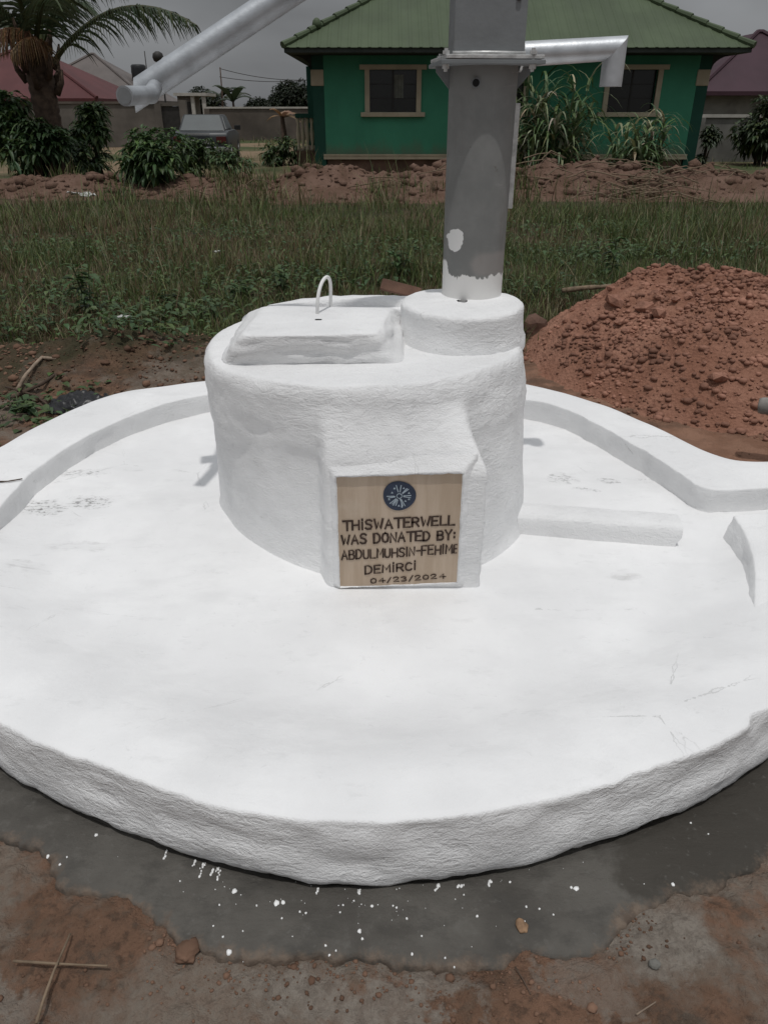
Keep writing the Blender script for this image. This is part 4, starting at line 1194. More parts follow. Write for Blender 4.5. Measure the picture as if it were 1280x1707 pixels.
# ------------------------------------------------------------------ DIRT BANK in front of the house
def bank_z(x, y):
    P = np.stack([np.asarray(x, float), np.asarray(y, float), np.zeros_like(x, float)], -1).reshape(-1, 3)
    mid = 16.3 + 0.5 * fbm(P * 0.35, 3, 151) - 0.02 * P[:, 0]
    w = 1.15 + 0.45 * fbm(P * 0.5 + 9, 3, 153)
    hgt = 0.34 + 0.42 * fbm(P * 0.8 + 4, 3, 155)
    e = np.exp(-((P[:, 1] - mid) / w) ** 2 * 1.6)
    e = np.where(P[:, 0] < -3.0, e * 0.6, e)
    return e * hgt * (1 + 0.5 * fbm(P * 2.5, 4, 157)) + e * (np.abs(fbm(P * 5, 4, 159)) * 0.20) - 0.05 * (1 - sstep(0.02, 0.2, e))
bx = np.linspace(-11, 12.5, 420); by = np.linspace(13.4, 19.2, 110)
X, Y = np.meshgrid(bx, by, indexing='ij')
Z = bank_z(X.ravel(), Y.ravel())
np_mesh('dirt_bank', np.stack([X.ravel(), Y.ravel(), Z], 1), grid_faces(420, 110), M['bank'], smooth=True)['kind'] = 'structure'
xs = RNG.uniform(-10, 11.5, 2600); ys = RNG.normal(16.0, 0.75, 2600); zz = bank_z(xs, ys)
sel = zz > 0.04
scatter_clods('bank_clods', np.stack([xs, ys, zz], 1)[sel], np.clip(RNG.lognormal(math.log(.034), .8, sel.sum()), .012, .17), M['bank'])
# dead stalks strewn over the bank
mb = MB()
def dead_stalk(x, y, z, L, a):
    p = Vector((x, y, z)); d = Vector((math.cos(a), math.sin(a), 0)); pts = []
    for k in range(4):
        t_ = k / 3; pts.append(p + d * L * (t_ - .5) + Vector((0, 0, 0.14 * math.sin(math.pi * t_) * random.uniform(.3, 1.2) + 0.03)))
    mb.tube(pts, [0.012, 0.013, 0.010, 0.005], 5)
for k in range(64):
    x = random.choice([random.gauss(5.0, .7), random.gauss(4.4, .9), random.uniform(-4, 11)]); y = random.gauss(15.5, .5)
    dead_stalk(x, y, float(bank_z(np.array([x]), np.array([y]))[0]) + .02, random.uniform(.4, 1.3), random.uniform(-.5, .5) + random.choice([0, math.pi]))
mb.build('dead_stalks', M['wood'])['kind'] = 'stuff'

# ------------------------------------------------------------------ MEADOW GRASS
def grass(name, n, region, density, hgt, width, seed, mat, tint):
    rg = np.random.default_rng(seed)
    x, y = region(rg, n)
    P = np.stack([x, y, x * 0], 1)
    keep = rg.random(len(x)) < density(x, y, P)
    x, y, P = x[keep], y[keep], P[keep]; m = len(x)
    clump = 0.5 + 0.5 * fbm(P * 1.4, 3, seed + 5)
    tuft = vnoise(P * 6, seed + 8)
    h = hgt * (0.20 + 0.85 * clump + 0.75 * tuft ** 2) * rg.lognormal(0, 0.32, m)
    w = width * rg.uniform(.6, 1.5, m) * (0.55 + 0.05 * y)
    az = rg.uniform(0, 2*np.pi, m); lean = np.clip(rg.normal(.55, .35, m), 0, 1.6)
    dx, dy = np.cos(az), np.sin(az); px, py = -dy, dx
    V = np.zeros((m, 7, 3), np.float32)
    for k, (t_, ww) in enumerate(((0, 1.0), (.38, .9), (.74, .6))):
        bend = lean * h * t_ ** 1.8
        zz = h * t_ * np.sqrt(np.clip(1 - (lean * .35 * t_) ** 2, .2, 1))
        for s, j in ((-1, 0), (1, 1)):
            V[:, 2*k + j, 0] = x + dx * bend + s * px * w * ww / 2
            V[:, 2*k + j, 1] = y + dy * bend + s * py * w * ww / 2
            V[:, 2*k + j, 2] = zz - .01
    bend = lean * h
    V[:, 6, 0] = x + dx * bend; V[:, 6, 1] = y + dy * bend; V[:, 6, 2] = h * np.sqrt(np.clip(1 - (lean * .45) ** 2, .12, 1))
    base = np.arange(m)[:, None] * 7
    tri = np.array([[0,1,3],[0,3,2],[2,3,5],[2,5,4],[4,5,6]])
    F = (base[:, None, :] + tri[None]).reshape(-1, 3)
    cg = np.array([[.084, .120, .036], [.130, .155, .055], [.053, .080, .027], [.19, .165, .095], [.125, .080, .045]])
    dry = np.clip(tint + 0.55 * fbm(P * 0.8, 3, seed + 11), 0, 1)
    idx = rg.integers(0, 3, m); isdry = rg.random(m) < dry
    idx = np.where(isdry, rg.integers(3, 5, m), idx)
    c = cg[idx] * rg.uniform(.6, 1.45, (m, 1))
    o = np_mesh(name, V.reshape(-1, 3), F, mat, cols=np.repeat(c, 7, axis=0))
    o['kind'] = 'stuff'
    return o
def reg_field(rg, n):
    y = 4.5 * np.exp(rg.random(n) * math.log(18.5 / 4.5))
    x = (rg.random(n) * 2 - 1) * (0.60 * y + 1.2)
    return x, y
def den_field(x, y, P):
    front = 4.75 + 0.35 * np.sin(x * 1.3) + np.where(x > 0.7, 0.3 * (x - .7), 0) + 0.35 * fbm(P * 1.2, 3, 3) + np.where(x < -.9, 0.25, 0)
    d = sstep(-0.15, 0.25, y - front)
    d = d * (0.35 + 0.75 * sstep(-0.45, 0.25, fbm(P * 0.55, 3, 13)))
    d = d * (1 - .8 * np.exp(-((y - 10.2 - .8 * fbm(P * .5, 3, 83)) / .8) ** 2) * sstep(1.0, -2.0, x + 3 * fbm(P * .4, 2, 85)))
    d = d * sstep(15.2, 13.4, y + 1.6 * fbm(P * .9, 3, 81))
    hz = np.hypot((x - HX) / 1.2, (y - HY) / 1.2)
    d = d * np.where((x > HX - 1.1) & (y < HY + .55), sstep(.75, 1.15, hz) * .5, 1)
    return d
grass('meadow_grass', 190000, reg_field, den_field, 0.125, 0.0075, 201, M['grass'], 0.30)
def reg_tall(rg, n):
    y = rg.uniform(5.0, 15.5, n); return (rg.random(n) * 2 - 1) * (0.60 * y + 1.0), y
def den_tall(x, y, P): return sstep(0.02, 0.4, fbm(P * 0.9, 3, 23)) * np.where((x > .9) & (y < 6.4), 0, 1) * sstep(-.2, .3, y - 5.3)
grass('tall_grass', 42000, reg_tall, den_tall, 0.30, 0.0075, 231, M['grass'], 0.34)
def reg_edge(rg, n):
    y = rg.uniform(3.6, 5.4, n); return rg.uniform(-3.4, -.4, n), y
def den_edge(x, y, P):
    a = np.arctan2(y - SC_Y, x - SC_X); o_ = np.hypot(x - SC_X, y - SC_Y) - rim_r(a)
    return (o_ > .16) * sstep(.0, .35, fbm(P * 2.2, 3, 33)) * np.where(x < -1.9, 1, .35)
grass('edge_grass', 7000, reg_edge, den_edge, 0.07, 0.0055, 251, M['grass'], 0.25)
def reg_bank(rg, n):
    return rg.uniform(-10, 11, n), rg.normal(15.6, 1.0, n)
def den_bank(x, y, P): return sstep(.05, .4, fbm(P * .8, 3, 47))
bg_ = grass('bank_grass', 16000, reg_bank, den_bank, 0.30, 0.010, 261, M['grass'], 0.35)
co_ = np.empty(len(bg_.data.vertices) * 3, np.float32); bg_.data.vertices.foreach_get('co', co_); co_ = co_.reshape(-1, 3)
base_ = co_.reshape(-1, 7, 3)[:, 0, :]; co_[:, 2] += np.repeat(np.maximum(bank_z(base_[:, 0], base_[:, 1]), 0), 7); bg_.data.vertices.foreach_set('co', co_.ravel())
def reg_far(rg, n):
    return rg.uniform(-26, 30, n), rg.uniform(18.5, 46, n)
def den_far(x, y, P): return sstep(-.02, .3, fbm(P * .25, 3, 43)) * ((x < -3.5) | (x > 10.5) | (y < 20))
grass('yard_grass', 26000, reg_far, den_far, 0.20, 0.010, 271, M['grass'], 0.2)

# ------------------------------------------------------------------ LEAFY PLANTS
def leaf(mb, p, d, L, w, col, up=Vector((0, 0, 1)), droop=0.3, fold=0.18):
    d = d.normalized(); s = d.cross(up)
    s = s.normalized() if s.length > 1e-4 else Vector((1, 0, 0))
    nrm = s.cross(d)
    m1 = p + d * L * .38 - Vector((0, 0, droop * L * .12)); m2 = p + d * L * .72 - Vector((0, 0, droop * L * .42)); e = p + d * L - Vector((0, 0, droop * L * .9))
    mb.add([p, m1 + s * w * .5 + nrm * w * fold, m1, m1 - s * w * .5 + nrm * w * fold, m2 + s * w * .42 + nrm * w * fold, m2, m2 - s * w * .42 + nrm * w * fold, e],
           [(0, 1, 2), (0, 2, 3), (1, 4, 5, 2), (2, 5, 6, 3), (4, 7, 5), (5, 7, 6)], col)
def rcol(base, v=0.3, rnd=random):
    k = rnd.uniform(1 - v, 1 + v); return (base[0] * k * rnd.uniform(.85, 1.2), base[1] * k, base[2] * k * rnd.uniform(.8, 1.2))
def bush(name, x, y, hgt, rad, n, L, w, label, cat='bush', group=None, base=(.042, .075, .026), z=0.0, lobes=6, droop=.7, seed=1, lift=0.12, stemmy=5):
    rnd = random.Random(seed)
    t = thing(name, (x, y, z), label, cat, group)
    f = MB(); s = MB()
    tips = []
    lob = []
    for k in range(lobes):
        a = rnd.uniform(0, 6.28); q = rad * math.sqrt(rnd.random()) * .75
        lob.append((Vector((q * math.cos(a), q * math.sin(a), hgt * (lift + (1 - lift) * (.12 + .8 * rnd.random() * (1 - .4 * q / rad))))), rad * rnd.uniform(.34, .6)))
    lob[0] = (Vector((0, 0, hgt * .8)), rad * .45)
    for k in range(stemmy):
        c, r_ = lob[k % len(lob)]
        b = Vector((rnd.uniform(-.06, .06) * rad * 2, rnd.uniform(-.06, .06) * rad * 2, -0.03))
        mid_ = b.lerp(c, .5) + Vector((rnd.uniform(-.1, .1) * rad, rnd.uniform(-.1, .1) * rad, .06 * hgt))
        s.tube([b, mid_, c], [.022 * hgt + .004, .014 * hgt + .003, .005], 6)
    for k in range(n):
        c, r_ = lob[rnd.randrange(len(lob))]
        u = Vector((rnd.gauss(0, 1), rnd.gauss(0, 1), rnd.gauss(.1, 1))).normalized()
        p = c + Vector((u.x, u.y, u.z * .85)) * r_ * (rnd.random() ** .45)
        if p.z < 0.02: p.z = 0.02 + rnd.random() * .1
        for j in range(rnd.choice((3, 4, 5, 6))):
            a = rnd.uniform(0, 6.28)
            d = Vector((math.cos(a), math.sin(a), rnd.uniform(-.5, .55))) + u * .6
            leaf(f, p, d, L * rnd.uniform(.6, 1.25), w * rnd.uniform(.7, 1.2), rcol(base if rnd.random() > .12 else (base[0] * 2.0, base[1] * 1.7, base[2] * 1.4), .35, rnd), droop=droop * rnd.uniform(.4, 1.3))
    f.build('foliage', M['leaf'], t); s.build('stem', M['bark'], t, smooth=True)
    return t
def at(px, y): return D(px, 200, y).x * 1.0
def gxy(px, py):
    q = G(px, py, 0); return q.x, q.y
mango = (.050, .095, .032)
X_, Y_ = gxy(40, 307); bush('mango_shrub', X_, Y_, 2.05, .85, 612, .24, 0.077, 'large dark mango shrub at the left edge below the palm', 'shrub', 'mango shrubs on the left', mango, seed=2, lobes=9)
X_, Y_ = gxy(170, 296); bush('mango_shrub', X_, Y_, 1.75, .62, 289, .26, 0.083, 'open tall mango shrub right of the palm trunk', 'shrub', 'mango shrubs on the left', (.05, .088, .03), seed=3, lobes=6, stemmy=6)
X_, Y_ = gxy(258, 324); bush('mango_shrub', X_, Y_, 1.12, .85, 510, .21, 0.075, 'round mango shrub in front of the parked car', 'shrub', 'mango shrubs on the left', (.046, .088, .028), seed=4, lobes=8)
X_, Y_ = gxy(326, 294); bush('mango_shrub', X_, Y_, .95, .65, 204, .19, 0.069, 'low mango shrub just left of the car boot', 'shrub', 'mango shrubs on the left', (.05, .088, .03), seed=5)
X_, Y_ = gxy(105, 303); bush('mango_shrub', X_, Y_, 1.0, .85, 300, .20, 0.069, 'small mango shrub at the foot of the palm', 'shrub', 'mango shrubs on the left', (.036, .068, .024), seed=6)
X_, Y_ = gxy(72, 312); bush('mango_shrub', X_, Y_, 1.35, .7, 330, .22, .075, 'dense mango shrub standing against the palm trunk', 'shrub', 'mango shrubs on the left', (.042, .08, .028), seed=26, lobes=8)
X_, Y_ = gxy(375, 300); bush('low_bush', X_, Y_, .62, .7, 170, .16, .06, 'low leafy bush in front of the rear wheel of the car', 'bush', None, (.055, .095, .035), seed=27)
X_, Y_ = gxy(478, 276); bush('low_bush', X_, Y_, .72, .75, 221, .17, 0.075, 'low round bush beside the porch of the green house', 'bush', None, (.05, .085, .03), seed=7)
X_, Y_ = gxy(1262, 276); bush('tall_bush', X_, Y_, 2.0, .95, 510, .26, 0.100, 'big leafy bush at the right edge before the grey wall', 'bush', None, (.040, .062, .024), seed=8, lobes=9)
X_, Y_ = gxy(1170, 286); bush('thin_bush', X_, Y_, 1.25, .32, 153, .18, 0.062, 'thin dark bush at the right corner of the green house', 'bush', None, (.032, .05, .022), seed=9, lobes=4)
# young weeds in the meadow
def weed(px, py, hgt, n, L, w, label, seed, group='broad leaved weeds in the meadow', base=(.05, .088, .03), spread=.12):
    rnd = random.Random(seed); x, y = gxy(px, py)
    t = thing('weed', (x, y, 0), label, 'weed', group)
    f = MB(); s = MB(); s.col = (.07, .09, .04)
    for st in range(3 if spread > .1 else 2):
        a = rnd.uniform(0, 6.28); tipv = Vector((math.cos(a) * spread * rnd.random(), math.sin(a) * spread * rnd.random(), hgt * rnd.uniform(.75, 1)))
        s.tube([Vector((0, 0, -.02)), tipv * .5 + Vector((.01, 0, .02)), tipv], [.006, .005, .003], 5)
        for k in range(n):
            q = tipv * rnd.uniform(.2, 1.0); b = rnd.uniform(0, 6.28)
            leaf(f, q, Vector((math.cos(b), math.sin(b), rnd.uniform(-.1, .6))), L * rnd.uniform(.6, 1.2), w * rnd.uniform(.7, 1.2), rcol(base, .3, rnd), droop=rnd.uniform(.2, .9))
    f.build('foliage', M['leaf'], t); s.build('stem', M['leaf'], t)
weed(150, 540, .52, 16, .13, .05, 'tallest leafy weed in the grass left of the well', 11)
weed(290, 520, .20, 10, .10, .045, 'small weed in the grass between tall weed and well', 12)
weed(470, 492, .28, 16, .11, .05, 'bushy weed right behind the hatch of the well', 13, spread=.3)
weed(415, 500, .22, 12, .10, .045, 'bushy weed behind the left rim of the well', 16, spread=.26)
weed(665, 470, .34, 16, .12, .05, 'leafy weed just left of the pump pipe', 14, spread=.2)
weed(1015, 470, .52, 14, .13, .05, 'upright weed beyond the left shoulder of the red heap', 15, spread=.08)
weed(205, 628, .16, 9, .075, .035, 'small low weed on the red spoil left of the well', 17)
weed(120, 618, .12, 7, .07, .03, 'tiny weed sprouting among roots on the spoil', 18)
weed(1215, 640, .12, 8, .06, .03, 'tiny dark weed low on the front of the red heap', 19, base=(.035, .05, .022))
weed(30, 690, .10, 12, .07, .03, 'creeping weed beside the left kerb of the well', 20, spread=.25)

# low broad leaved cover between the grass
rnd = random.Random(77); f = MB(); n_ = 0
patches = [(gxy(px, py), sp) for px, py, sp in ((480, 470, .45), (560, 480, .35), (420, 500, .35), (660, 455, .3), (330, 530, .35), (250, 540, .35), (150, 520, .3), (60, 560, .35), (90, 500, .5), (300, 470, .6), (590, 430, .7), (200, 430, .7), (900, 500, .4), (940, 440, .6), (1040, 430, .6), (700, 420, .7), (60, 420, .8), (400, 400, .9), (1200, 430, .7), (1000, 390, .9), (230, 610, .3), (40, 690, .3))]
for (c, sp) in patches:
    for k in range(int(420 * (sp ** 1.1) * (1.0 if sp > .4 else 1.3))):
        x = c[0] + rnd.gauss(0, sp * .9); y = c[1] + rnd.gauss(0, sp * .5)
        if math.hypot(x - SC_X, y - SC_Y) < float(rim_r(math.atan2(y - SC_Y, x - SC_X))) + .12: continue
        z = max(gh(x, y), 0) + rnd.uniform(.01, .16) * (1 if y > 4.4 else .3)
        a = rnd.uniform(0, 6.28)
        leaf(f, Vector((x, y, z)), Vector((math.cos(a), math.sin(a), rnd.uniform(-.2, .7))), rnd.uniform(.04, .095), rnd.uniform(.022, .045), rcol(rnd.choice([(.06, .105, .036), (.075, .12, .045), (.045, .08, .03)]), .3, rnd), droop=rnd.uniform(.1, .7))
gc_ = f.build('ground_cover', M['leaf']); gc_['kind'] = 'stuff'

# tall cane grass before the house
def cane(px, py, hgt, n, rad, label, seed):
    rnd = random.Random(seed); x, y = gxy(px, py)
    t = thing('cane_clump', (x, y, 0), label, 'cane grass', 'cane grass clumps before the green house')
    f = MB(); s = MB(); s.col = (.10, .125, .06); dead = MB()
    for k in range(44):
        a = rnd.uniform(0, 6.28); q = rad * .5 * math.sqrt(rnd.random()); b = Vector((q * math.cos(a), q * math.sin(a), -.02))
        tp = b + Vector((math.cos(a) * rad * .5 * rnd.random(), math.sin(a) * rad * .4 * rnd.random(), hgt * rnd.uniform(.25, .8)))
        s.tube([b, b.lerp(tp, .5) + Vector((.02, 0, .03)), tp], [.014, .012, .006], 5)
        for j in range(n):
            p = b.lerp(tp, rnd.uniform(.05, 1.0)); c = rnd.uniform(0, 6.28)
            d = Vector((math.cos(c), math.sin(c) * .8, rnd.uniform(.6, 1.9))).normalized()
            L = rnd.uniform(.55, 1.2) * max(.8, hgt * .42); w = rnd.uniform(.035, .075)
            pts = []; nseg = 6; sd = d.cross(Vector((0, 0, 1))).normalized()
            pos = p.copy(); dd = d.copy(); vs = []
            for m in range(nseg + 1):
                ww = w * (1 - (m / nseg) ** 2) * .5 + .001
                vs += [pos + sd * ww, pos - sd * ww]
                pos = pos + dd * L / nseg; dd = (dd + Vector((0, 0, -.42))).normalized()
            dry = rnd.random() < .16
            mbx = dead if dry else f
            mbx.add(vs, [(2*m, 2*m+1, 2*m+3, 2*m+2) for m in range(nseg)], rcol((.34, .32, .22) if dry else rnd.choice([(.095, .15, .055), (.06, .11, .04), (.19, .23, .125)]), .25, rnd))
    f.build('foliage', M['leaf'], t); dead.build('dry_blades', M['leaf'], t); s.build('cane', M['leaf'], t)
    return t
for o_ in (): pass
cane(915, 303, 2.75, 14, 1.1, 'taller cane grass clump right of the pump before the green wall', 31)
cane(1056, 312, 1.85, 12, .85, 'shorter cane grass clump below the spout before the right window', 32)
cane(858, 300, 1.5, 8, .4, 'narrow cane grass clump hugging the right side of the pump pipe', 33)

# ------------------------------------------------------------------ GREEN HOUSE
HYF = 20.6                                   # front wall
hl, hr = D(542, 200, HYF).x, D(1150, 200, HYF).x
hdep = 8.5; wz0 = 0.42; wz1 = D(475, 79, 19.8).z - .11
house = thing('green_house', ((hl + hr) / 2, HYF, 0), 'green bungalow with faded green hipped roof and cream window frames', 'house')
HO = Vector(((hl + hr) / 2, HYF, 0))
def hb_(): return MB(HO)
wins = []
for (pxa, pxb) in ((616, 694), (790, 872), (1014, 1092)):
    wins.append((D(pxa, 150, HYF).x, D(pxb, 150, HYF).x))
wzb, wzt = D(655, 187, HYF).z, D(655, 116, HYF).z
b = hb_()
xs_ = [hl] + [v for w in wins for v in w] + [hr]
for i in range(0, len(xs_), 2): b.box((xs_[i], HYF, wz0), (xs_[i + 1], HYF + .2, wz1))
for w in wins:
    b.box((w[0], HYF, wz0), (w[1], HYF + .2, wzb)); b.box((w[0], HYF, wzt), (w[1], HYF + .2, wz1))
b.box((hl, HYF + .2, wz0), (hl + .2, HYF + hdep, wz1)); b.box((hr - .2, HYF + .2, wz0), (hr, HYF + hdep, wz1)); b.box((hl + .2, HYF + hdep - .2, wz0), (hr - .2, HYF + hdep, wz1))
b.build('wall', M['green_wall'], house)
b = hb_(); b.box((hl + .03, HYF + .03, -.2), (hr - .03, HYF + hdep - .03, wz0 - .002)); b.build('foundation', M['found'], house)
b = hb_(); zb_ = wz0
for k, (o_, za, zc) in enumerate(((.05, wz0, wz0 + .045), (.035, wz0 + .0455, wz0 + .08), (.05, wz0 + .0805, wz0 + .115))):
    b.box((hl - .06, HYF - o_, za), (hr + .06, HYF - .001, zc))
b.build('plinth_band', M['cream'], house)
for w in wins:
    b = hb_(); f_ = .115
    b.box((w[0] - f_, HYF - .06, wzb), (w[0], HYF + .05, wzt)); b.box((w[1], HYF - .06, wzb), (w[1] + f_, HYF + .05, wzt))
    b.box((w[0] - f_ - .12, HYF - .08, wzt), (w[1] + f_ + .12, HYF + .05, wzt + .10))
    fr_ = b.build('window', M['cream'], house)
    b = hb_(); b.box((w[0] - f_ - .10, HYF - .11, wzb - .10), (w[1] + f_ + .10, HYF + .05, wzb - .001)); b.build('sill', M['cream'], fr_, bevel=.012)
    b = hb_(); b.box((w[0], HYF + .10, wzb), (w[1], HYF + .112, wzt)); b.build('pane', M['glass'], fr_)
    b = hb_(); xm = (w[0] + w[1]) / 2
    b.box((xm - .02, HYF + .085, wzb), (xm + .02, HYF + .0995, wzt)); 
    for k in range(1, 3): b.box((w[0], HYF + .087, wzb + (wzt - wzb) * k / 3 - .008), (w[1], HYF + .0975, wzb + (wzt - wzb) * k / 3 + .008))
    b.build('glazing_bar', M['iron'], fr_)
    b = hb_(); xa = xm + .03; nseg = 10; vs = []
    for k in range(nseg + 1):
        for zz in (wzb + .3, wzt - .1): vs.append((xa + .22 * k / nseg, HYF + .07 + .012 * math.sin(k * 2.1), zz))
    if w is wins[0]: b.add(vs, [(2*k, 2*k+2, 2*k+3, 2*k+1) for k in range(nseg)]); b.build('curtain', M['curtain'], fr_)
# corner pilasters, darker, with a cream capital
for sx, xx in ((-1, hl), (1, hr)):
    b = hb_(); x0_, x1_ = (xx - .28, xx - .002) if sx < 0 else (xx + .002, xx + .28)
    b.box((x0_, HYF + .0, -.15), (x1_, HYF + .3, 2.02)); pil = b.build('pilaster', M['dark_green'], house)
    b = hb_(); b.box((x0_ - .03, HYF - .03, 2.0201), (x1_ + .0, HYF + .33, 2.36)); b.build('capital', M['cream'], pil, bevel=.02)
    b = hb_(); b.box((x0_, HYF, 2.3605), (x1_, HYF + .3, wz1)); b.build('shaft_head', M['dark_green'], pil)
# roof: four slopes of ribbed sheet
ov = .85; ez = D(475, 79, 19.8).z; el, er_ = hl - ov, hr + ov; ef, eb = HYF - ov, HYF + hdep + ov
half = (eb - ef) / 2; rz_ = ez + half * .56
A, B_, C_, D_ = Vector((el, ef, ez)), Vector((er_, ef, ez)), Vector((er_, eb, ez)), Vector((el, eb, ez))
E_, F_ = Vector((el + half, ef + half, rz_)), Vector((er_ - half, ef + half, rz_))
def slope(pa, pb, pc, pd, n):
    """ribbed sheet: pa-pb at the eave, pd-pc at the ridge (may coincide)"""
    b = hb_(); along = (pb - pa); L = along.length; u = along / L
    nrm = along.cross(pd - pa).normalized()
    if nrm.z < 0: nrm = -nrm
    vs = []; m = 0
    prof = ((0, 0), (.30, 0), (.40, .028), (.60, .028), (.70, 0))
    ss_ = sorted(set([min(1, (k + q[0]) / n) for k in range(n) for q in prof] + [1.0]))
    for s_ in ss_:
        fr_ = (s_ * n) % 1.0; h_ = np.interp(fr_, [0, .3, .4, .6, .7, 1], [0, 0, .010, .010, 0, 0])
        e_ = pa.lerp(pb, s_)
        # run up the slope until the hip
        x_ = s_ * L; la = (pd - pa).dot(u); lb = L - (pc - pa).dot(u)
        k_ = min(1, x_ / la if la > 1e-4 else 1, (L - x_) / lb if lb > 1e-4 else 1)
        upv = (pd - pa) - u * la
        vs += [e_ + nrm * h_, e_ + upv * k_ + nrm * h_]
        m += 1
    vs2 = [v - Vector((0, 0, .012)) for v in vs]
    fs = [(2*k, 2*k+2, 2*k+3, 2*k+1) for k in range(m - 1)]
    b.add(vs, fs); b.add(vs2, [f[::-1] for f in fs])
    b.add([vs[2*k] for k in range(m)] + [vs2[2*k] for k in range(m)], [(k, k + m, k + m + 1, k + 1) for k in range(m - 1)])
    return b
for q in ((A, B_, F_, E_, 46), (C_, D_, E_, F_, 46), (D_, A, E_, E_, 40), (B_, C_, F_, F_, 40)):
    slope(*q).build('roof_slope', M['green_roof'], house)
# hip and ridge caps, lapped
def hipcap(p, q, n):
    b = hb_()
    d = (q - p)
    for k in range(n):
        a_ = p + d * (k / n) + Vector((0, 0, .045)); c_ = p + d * ((k + 1.12) / n) + Vector((0, 0, .030))
        b.tube([a_, c_], [.075, .055], 8)
    return b
for p, q in ((A, E_), (B_, F_), (C_, F_), (D_, E_)): hipcap(p, q, 18).build('ridge_cap', M['green_roof'], house)
hipcap(E_, F_, 20).build('ridge_cap', M['green_roof'], house)
fin = A.lerp(E_, .145) + Vector((0, 0, .06)); b = hb_(); b.lathe([(.10, -.05), (.11, .03), (.09, .10), (.05, .14), (.02, .155)], fin, 10); b.build('roof_finial', M['green_roof'], house, smooth=True)
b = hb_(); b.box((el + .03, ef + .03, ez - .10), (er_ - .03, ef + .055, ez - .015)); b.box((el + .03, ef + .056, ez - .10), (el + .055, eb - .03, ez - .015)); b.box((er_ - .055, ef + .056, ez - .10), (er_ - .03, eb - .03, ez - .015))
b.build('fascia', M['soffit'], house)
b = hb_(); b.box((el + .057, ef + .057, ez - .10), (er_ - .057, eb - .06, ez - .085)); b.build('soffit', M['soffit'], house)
# curved brackets carrying the eave at the two front corners
for sx, xx in ((-1, hl - .281), (1, hr + .281)):
    b = hb_(); pts = []
    for k in range(9):
        t_ = k / 8; pts.append((xx + sx * (.02 + .50 * (1 - math.cos(t_ * math.pi / 2))), 2.36 + (ez - .101 - 2.36) * math.sin(t_ * math.pi / 2)))
    poly = pts + [(xx, ez - .101)]
    b.prism(poly, HYF + .02, HYF + .26); b.build('eave_bracket', M['soffit'], house)
# porch at the left with a white balustrade
pz = .55; px0, px1 = D(500, 220, HYF + 2.5).x, hl - .285
b = hb_(); b.box((px0, HYF + 1.4, -.1), (px1, HYF + 5.5, pz)); b.build('porch_floor', M['found'], house)
b = hb_(); b.box((px0, HYF + 1.42, pz + .78), (px1, HYF + 1.60, pz + .88)); b.build('porch_rail', M['dark_green'], house)
nb = 5
bal = MB(); bal.lathe([(.045, 0), (.05, .06), (.03, .14), (.055, .30), (.06, .40), (.03, .62), (.05, .72), (.05, .78)], n=8); bme = bal.mesh('baluster', True)
for k in range(nb):
    o = link('baluster', bme, M['cream'], house); o.location = Vector((px0 + (px1 - px0) * (k + .5) / nb, HYF + 1.51, pz)) - HO
b = hb_(); b.box((px0 + .02, HYF + 5.0, pz), (px0 + .3, HYF + 5.28, 2.65)); b.build('porch_post', M['dark_green'], house)

# ------------------------------------------------------------------ BACKGROUND BUILDINGS AND WALLS
def hip_house(name, label, x0, x1, y0, dep, eave, pitch, wall, roof, over=.6, z0=0, ribs=30, cat='house', windows=()):
    O = Vector(((x0 + x1) / 2, y0, 0)); t = thing(name, O, label, cat)
    b = MB(O); b.box((x0, y0, z0 - .1), (x1, y0 + dep, eave)); b.build('wall', wall, t)
    a, bb, c, d = Vector((x0 - over, y0 - over, eave + .03)), Vector((x1 + over, y0 - over, eave + .03)), Vector((x1 + over, y0 + dep + over, eave + .03)), Vector((x0 - over, y0 + dep + over, eave + .03))
    hf = min((c.y - a.y) / 2, (bb.x - a.x) / 2 - .1)
    e, f = Vector((a.x + hf, a.y + hf, eave + hf * pitch)), Vector((bb.x - hf, a.y + hf, eave + hf * pitch))
    e2, f2 = Vector((e.x, c.y - hf, e.z)), Vector((f.x, c.y - hf, f.z))
    b = MB(O)
    b.add([a, bb, f, e], [(0, 1, 2, 3)]); b.add([c, d, e2, f2], [(0, 1, 2, 3)]); b.add([d, a, e, e2], [(0, 1, 2, 3)]); b.add([bb, c, f2, f], [(0, 1, 2, 3)])
    if (e2 - e).length > .01: b.add([e, f, f2, e2], [(0, 1, 2, 3)])
    dn = Vector((0, 0, -.14))
    b.add([a, bb, c, d, a + dn, bb + dn, c + dn, d + dn], [(0, 4, 5, 1), (1, 5, 6, 2), (2, 6, 7, 3), (3, 7, 4, 0), (4, 7, 6, 5)])
    rf = b.build('roof', roof, t)
    b = MB(O)
    for p, q in ((a, e), (bb, f), (e, f)): b.tube([p + Vector((0, 0, .03)), q + Vector((0, 0, .03))], .09, 6)
    b.build('ridge_cap', roof, rf)
    for (wx0, wx1, wz0_, wz1_) in windows:
        b = MB(O); b.box((wx0 - .1, y0 - .05, wz0_ - .1), (wx1 + .1, y0 - .002, wz1_ + .1)); w = b.build('window', M['offwhite'], t)
        b = MB(O); b.box((wx0, y0 - .058, wz0_), (wx1, y0 - .0505, wz1_)); b.build('pane', M['glass'], w)
    return t
Y1 = 44
x1_ = D(153, 165, Y1).x
hip_house('red_roofed_house', 'house with a red sheet roof behind the coconut palm', D(-150, 165, Y1).x, x1_, Y1, 9, D(60, 165, Y1).z, .52, M['render_wall'], M['red_roof'], .45)
Y2 = 56
hip_house('grey_roofed_house', 'house with a weathered grey roof between the palm and the water tank', D(30, 165, Y2).x, D(236, 165, Y2).x, Y2, 8, D(200, 168, Y2).z, .62, M['render_wall'], M['grey_roof'], .6)
Y3 = 33
